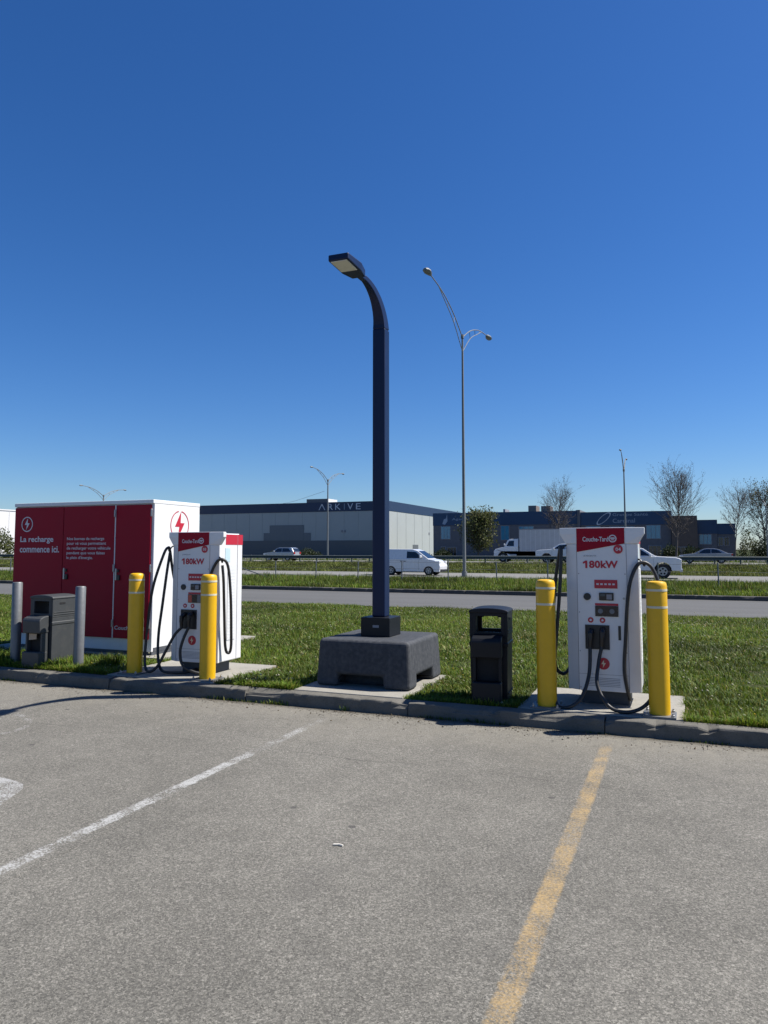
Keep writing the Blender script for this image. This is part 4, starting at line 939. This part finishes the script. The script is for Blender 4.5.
# ------------------------------------------------------------------ trees
def leaves(name, pts, size, hues, parent, seed):
    r = np.random.default_rng(seed); P = np.array(pts); n = len(P)
    A = r.normal(size=(n, 3)); A /= np.linalg.norm(A, axis=1)[:, None]; B = r.normal(size=(n, 3)); B -= A*(A*B).sum(1)[:, None]; B /= np.linalg.norm(B, axis=1)[:, None]
    s = size*r.uniform(.6, 1.4, (n, 1)); V = np.stack([P-A*s, P+B*s*.5, P+A*s, P-B*s*.5], 1)
    me = tri_mesh(name, V, [(0,1,2),(0,2,3)], 4, n, TLEAF); H_ = np.array(hues)
    colattr(me, H_[r.integers(0, len(H_), n)]*r.uniform(.7, 1.3, (n, 1)), 4); return link(name, me, parent)
def tree(x, y, hgt, half, label, seed, nleaf=0, lsize=.1, hues=((.06,.09,.02),), z=Zg, trunk=.14, low=.28, nl=34, steep=1.0, jit=1.6):
    """central stem, rising limbs, side twigs and twiglets; leaves or buds scattered along the outer twigs"""
    r = random.Random(seed); t = thing('tree', label, 'tree', (x, y, z), 0, 'trees in front of the office block'); tr = MB(); br = MB(); tips = []
    def wig(p, d, l, n, k):
        P = [p]
        for i in range(n):
            d = (d + Vector((r.gauss(0, k), r.gauss(0, k), r.gauss(.06, k*.6)))).normalized(); P.append(P[-1] + d*l/n)
        return P
    stem = wig(Vector((0, 0, -.15)), Vector((0, 0, 1)), hgt*.9, 9, .05); tr.tube(stem, [trunk*(1-.095*i) for i in range(10)], 8)
    def at(f):
        q = f*9; i = min(8, int(q)); return stem[i].lerp(stem[i+1], q-i)
    for i in range(nl):
        f = low + (.97-low)*((i+r.random())/nl)**.85; g = (f-low)/(1-low)
        env = math.sin(PI*min(1, .22+.74*g))**.7
        az = i*2.4 + r.uniform(-.4, .4); d = Vector((math.cos(az), math.sin(az), (.75+.9*g)*steep*r.uniform(.8, 1.25))).normalized()
        L = half*env*r.uniform(.9, 1.25)/max(.45, math.hypot(d.x, d.y)); P = wig(at(f), d, L, 5, .10)
        R0 = trunk*.36*(1-.5*g); br.tube(P, [R0*(1-.17*k) for k in range(6)], 5)
        for j in range(9):
            k = r.uniform(.2, 1)*4.99; p = P[int(k)].lerp(P[int(k)+1], k % 1); dd = ((P[-1]-P[0]).normalized() + Vector((r.gauss(0, .55), r.gauss(0, .55), r.gauss(.25, .4)))).normalized()
            Q = wig(p, dd, L*r.uniform(.25, .5), 3, .14); br.tube(Q, [R0*.42, R0*.34, R0*.26, R0*.18], 4); tips.append(Q)
            for e in range(4):
                q = Q[r.randrange(1, 4)]; d3 = (dd + Vector((r.gauss(0, .6), r.gauss(0, .6), r.gauss(.2, .45)))).normalized()
                T = wig(q, d3, L*r.uniform(.12, .26), 2, .15); br.tube(T, [R0*.22, R0*.17, R0*.12], 3, False); tips.append(T)
    tr.build('trunk', BARK, t); br.build('branches', BARK, t)
    pts = []
    for i in range(nleaf):
        T = tips[r.randrange(len(tips))]; k = r.randrange(len(T)-1); j = lsize*jit
        pts.append(tuple(T[k].lerp(T[k+1], r.random()) + Vector((r.gauss(0, j), r.gauss(0, j), r.gauss(0, j)))))
    if pts: leaves('crown', pts, lsize, hues, t, seed)
    return t
GH = ((.07,.088,.024),(.09,.105,.032),(.055,.07,.022),(.11,.115,.045))
BH = ((.075,.062,.048),(.06,.052,.04),(.06,.058,.035))
tree(-26.1, 99, 5.5, 1.85, 'leafy olive green tree right of the tall light pole', 4, 6500, .15, GH, trunk=.16, low=.16, steep=.8, jit=2.2)
tree(-14.65, 98, 8.7, 1.9, 'leafless round tree above the nearer charger', 12, 2200, .055, BH, trunk=.12, steep=1.25)
tree(-.95, 98, 9.9, 2.4, 'tallest leafless tree in front of the brown brick wall', 23, 3200, .055, BH, trunk=.14, nl=42, steep=1.2)
tree(5.65, 98, 8.0, 1.7, 'slim leafless tree at the right end of the office', 31, 1500, .05, BH, trunk=.10, low=.4, nl=26, steep=1.1)
tree(9.6, 104, 8.3, 2.2, 'budding greenish tree close to the right edge', 44, 2600, .10, GH+BH, low=.2)
tree(12.6, 106, 8.6, 2.4, 'budding tree cut by the right edge', 47, 2600, .10, GH+BH, low=.2)
def shrub(x, y, rx, rz, label, seed, n=1500, hues=GH, z=Zg, ls=.11):
    r = np.random.default_rng(seed); t = thing('shrub', label, 'shrub', (x, y, z), 0, 'shrubs beyond the highway')
    d = r.normal(size=(n, 3)); d /= np.linalg.norm(d, axis=1)[:, None]; k = r.uniform(.45, 1.05, (n, 1))*(1+.22*np.sin(d[:, :1]*5+seed)*np.cos(d[:, 2:]*4+seed)); p = d*k*np.array([rx, rx*.8, rz]); p[:, 2] = np.abs(p[:, 2])*1.0+.05
    leaves('foliage', p, ls, hues, t, seed)
    st = MB()
    for i in range(6): st.tube([(0,0,-.05),(r.uniform(-.4,.4)*rx, r.uniform(-.3,.3)*rx, rz*.6)], [.03, .012], 5)
    st.build('stems', BARK, t); return t
DH = ((.022,.035,.014),(.03,.045,.016),(.02,.03,.013))
for (x_, y_, rx, rz, l_, s_, hh) in ((7.6, 101, 1.7, 3.3, 'pale green shrub at the right end of the office', 3, GH), (9.4, 100, 1.5, 2.9, 'dark green shrub left of the curved street light', 5, DH), (11.2, 100, 1.8, 2.6, 'shrub at the right edge behind the guardrail', 6, GH),
        (1.2, 101, 1.4, 1.6, 'dark shrub below the tallest leafless tree', 7, DH), (-1.6, 102, 1.3, 1.7, 'dark shrub behind the white pickup bonnet', 8, DH), (-52.6, 100, 2.1, 1.3, 'dark shrub at the foot of the warehouse, left of the silver car', 9, DH),
        (-58.5, 101, 1.6, 1.1, 'dark shrub beside the charger red band', 10, DH), (-31.5, 100, 1.3, 1.2, 'dark shrub below the office left window', 11, DH), (-35.2, 101, 1.8, 1.0, 'dark shrub between warehouse and office', 12, DH)):
    shrub(x_, y_, rx, rz, l_, s_, 1800, hh)
shrub(-94.5, 81, 3.0, 4.3, 'grey green shrub against the white building at far left', 15, 2600, GH, .45, .16)

# ------------------------------------------------------------------ grit along the kerb and small litter on the asphalt
n = 5200; x = rng.uniform(-11, 2, n); y = KY-.02-np.abs(rng.exponential(.12, n)); kk = lownoise(x, y*0, 2.3, 61) > rng.uniform(-1.2, .6, n); x, y = x[kk], y[kk]; n = len(x)
r_ = rng.uniform(.002, .0075, n)*np.where(rng.uniform(0, 1, n) < .04, 1.9, 1)
D = np.array([(1,0,0),(0,1,0),(-1,0,0),(0,-1,0),(0,0,.7),(0,0,-.7)]); V = np.stack([x, y, r_*.5], 1)[:, None] + D[None]*r_[:, None, None]*rng.uniform(.6, 1.2, (n, 6, 1))
me = tri_mesh('kerb_grit', V, [(0,1,4),(1,2,4),(2,3,4),(3,0,4),(1,0,5),(2,1,5),(3,2,5),(0,3,5)], 6, n, LEAF)
colattr(me, np.array([(.13,.12,.10),(.20,.18,.15),(.09,.075,.055),(.16,.12,.07)])[rng.integers(0, 4, n)], 6); stuff(link('kerb_grit', me), 'grit and crumbs swept against the foot of the kerb', 'grit')

o = MB().tube([(0,0,.006),(.03,.008,.007),(.06,.004,.006)], .006, 6).build('cigarette_end', mat('litter_white', (.62, .58, .5), .8)); o.location = (-1.98, 4.10, 0); tag(o, 'small pale scrap of litter lying on the asphalt', 'litter')
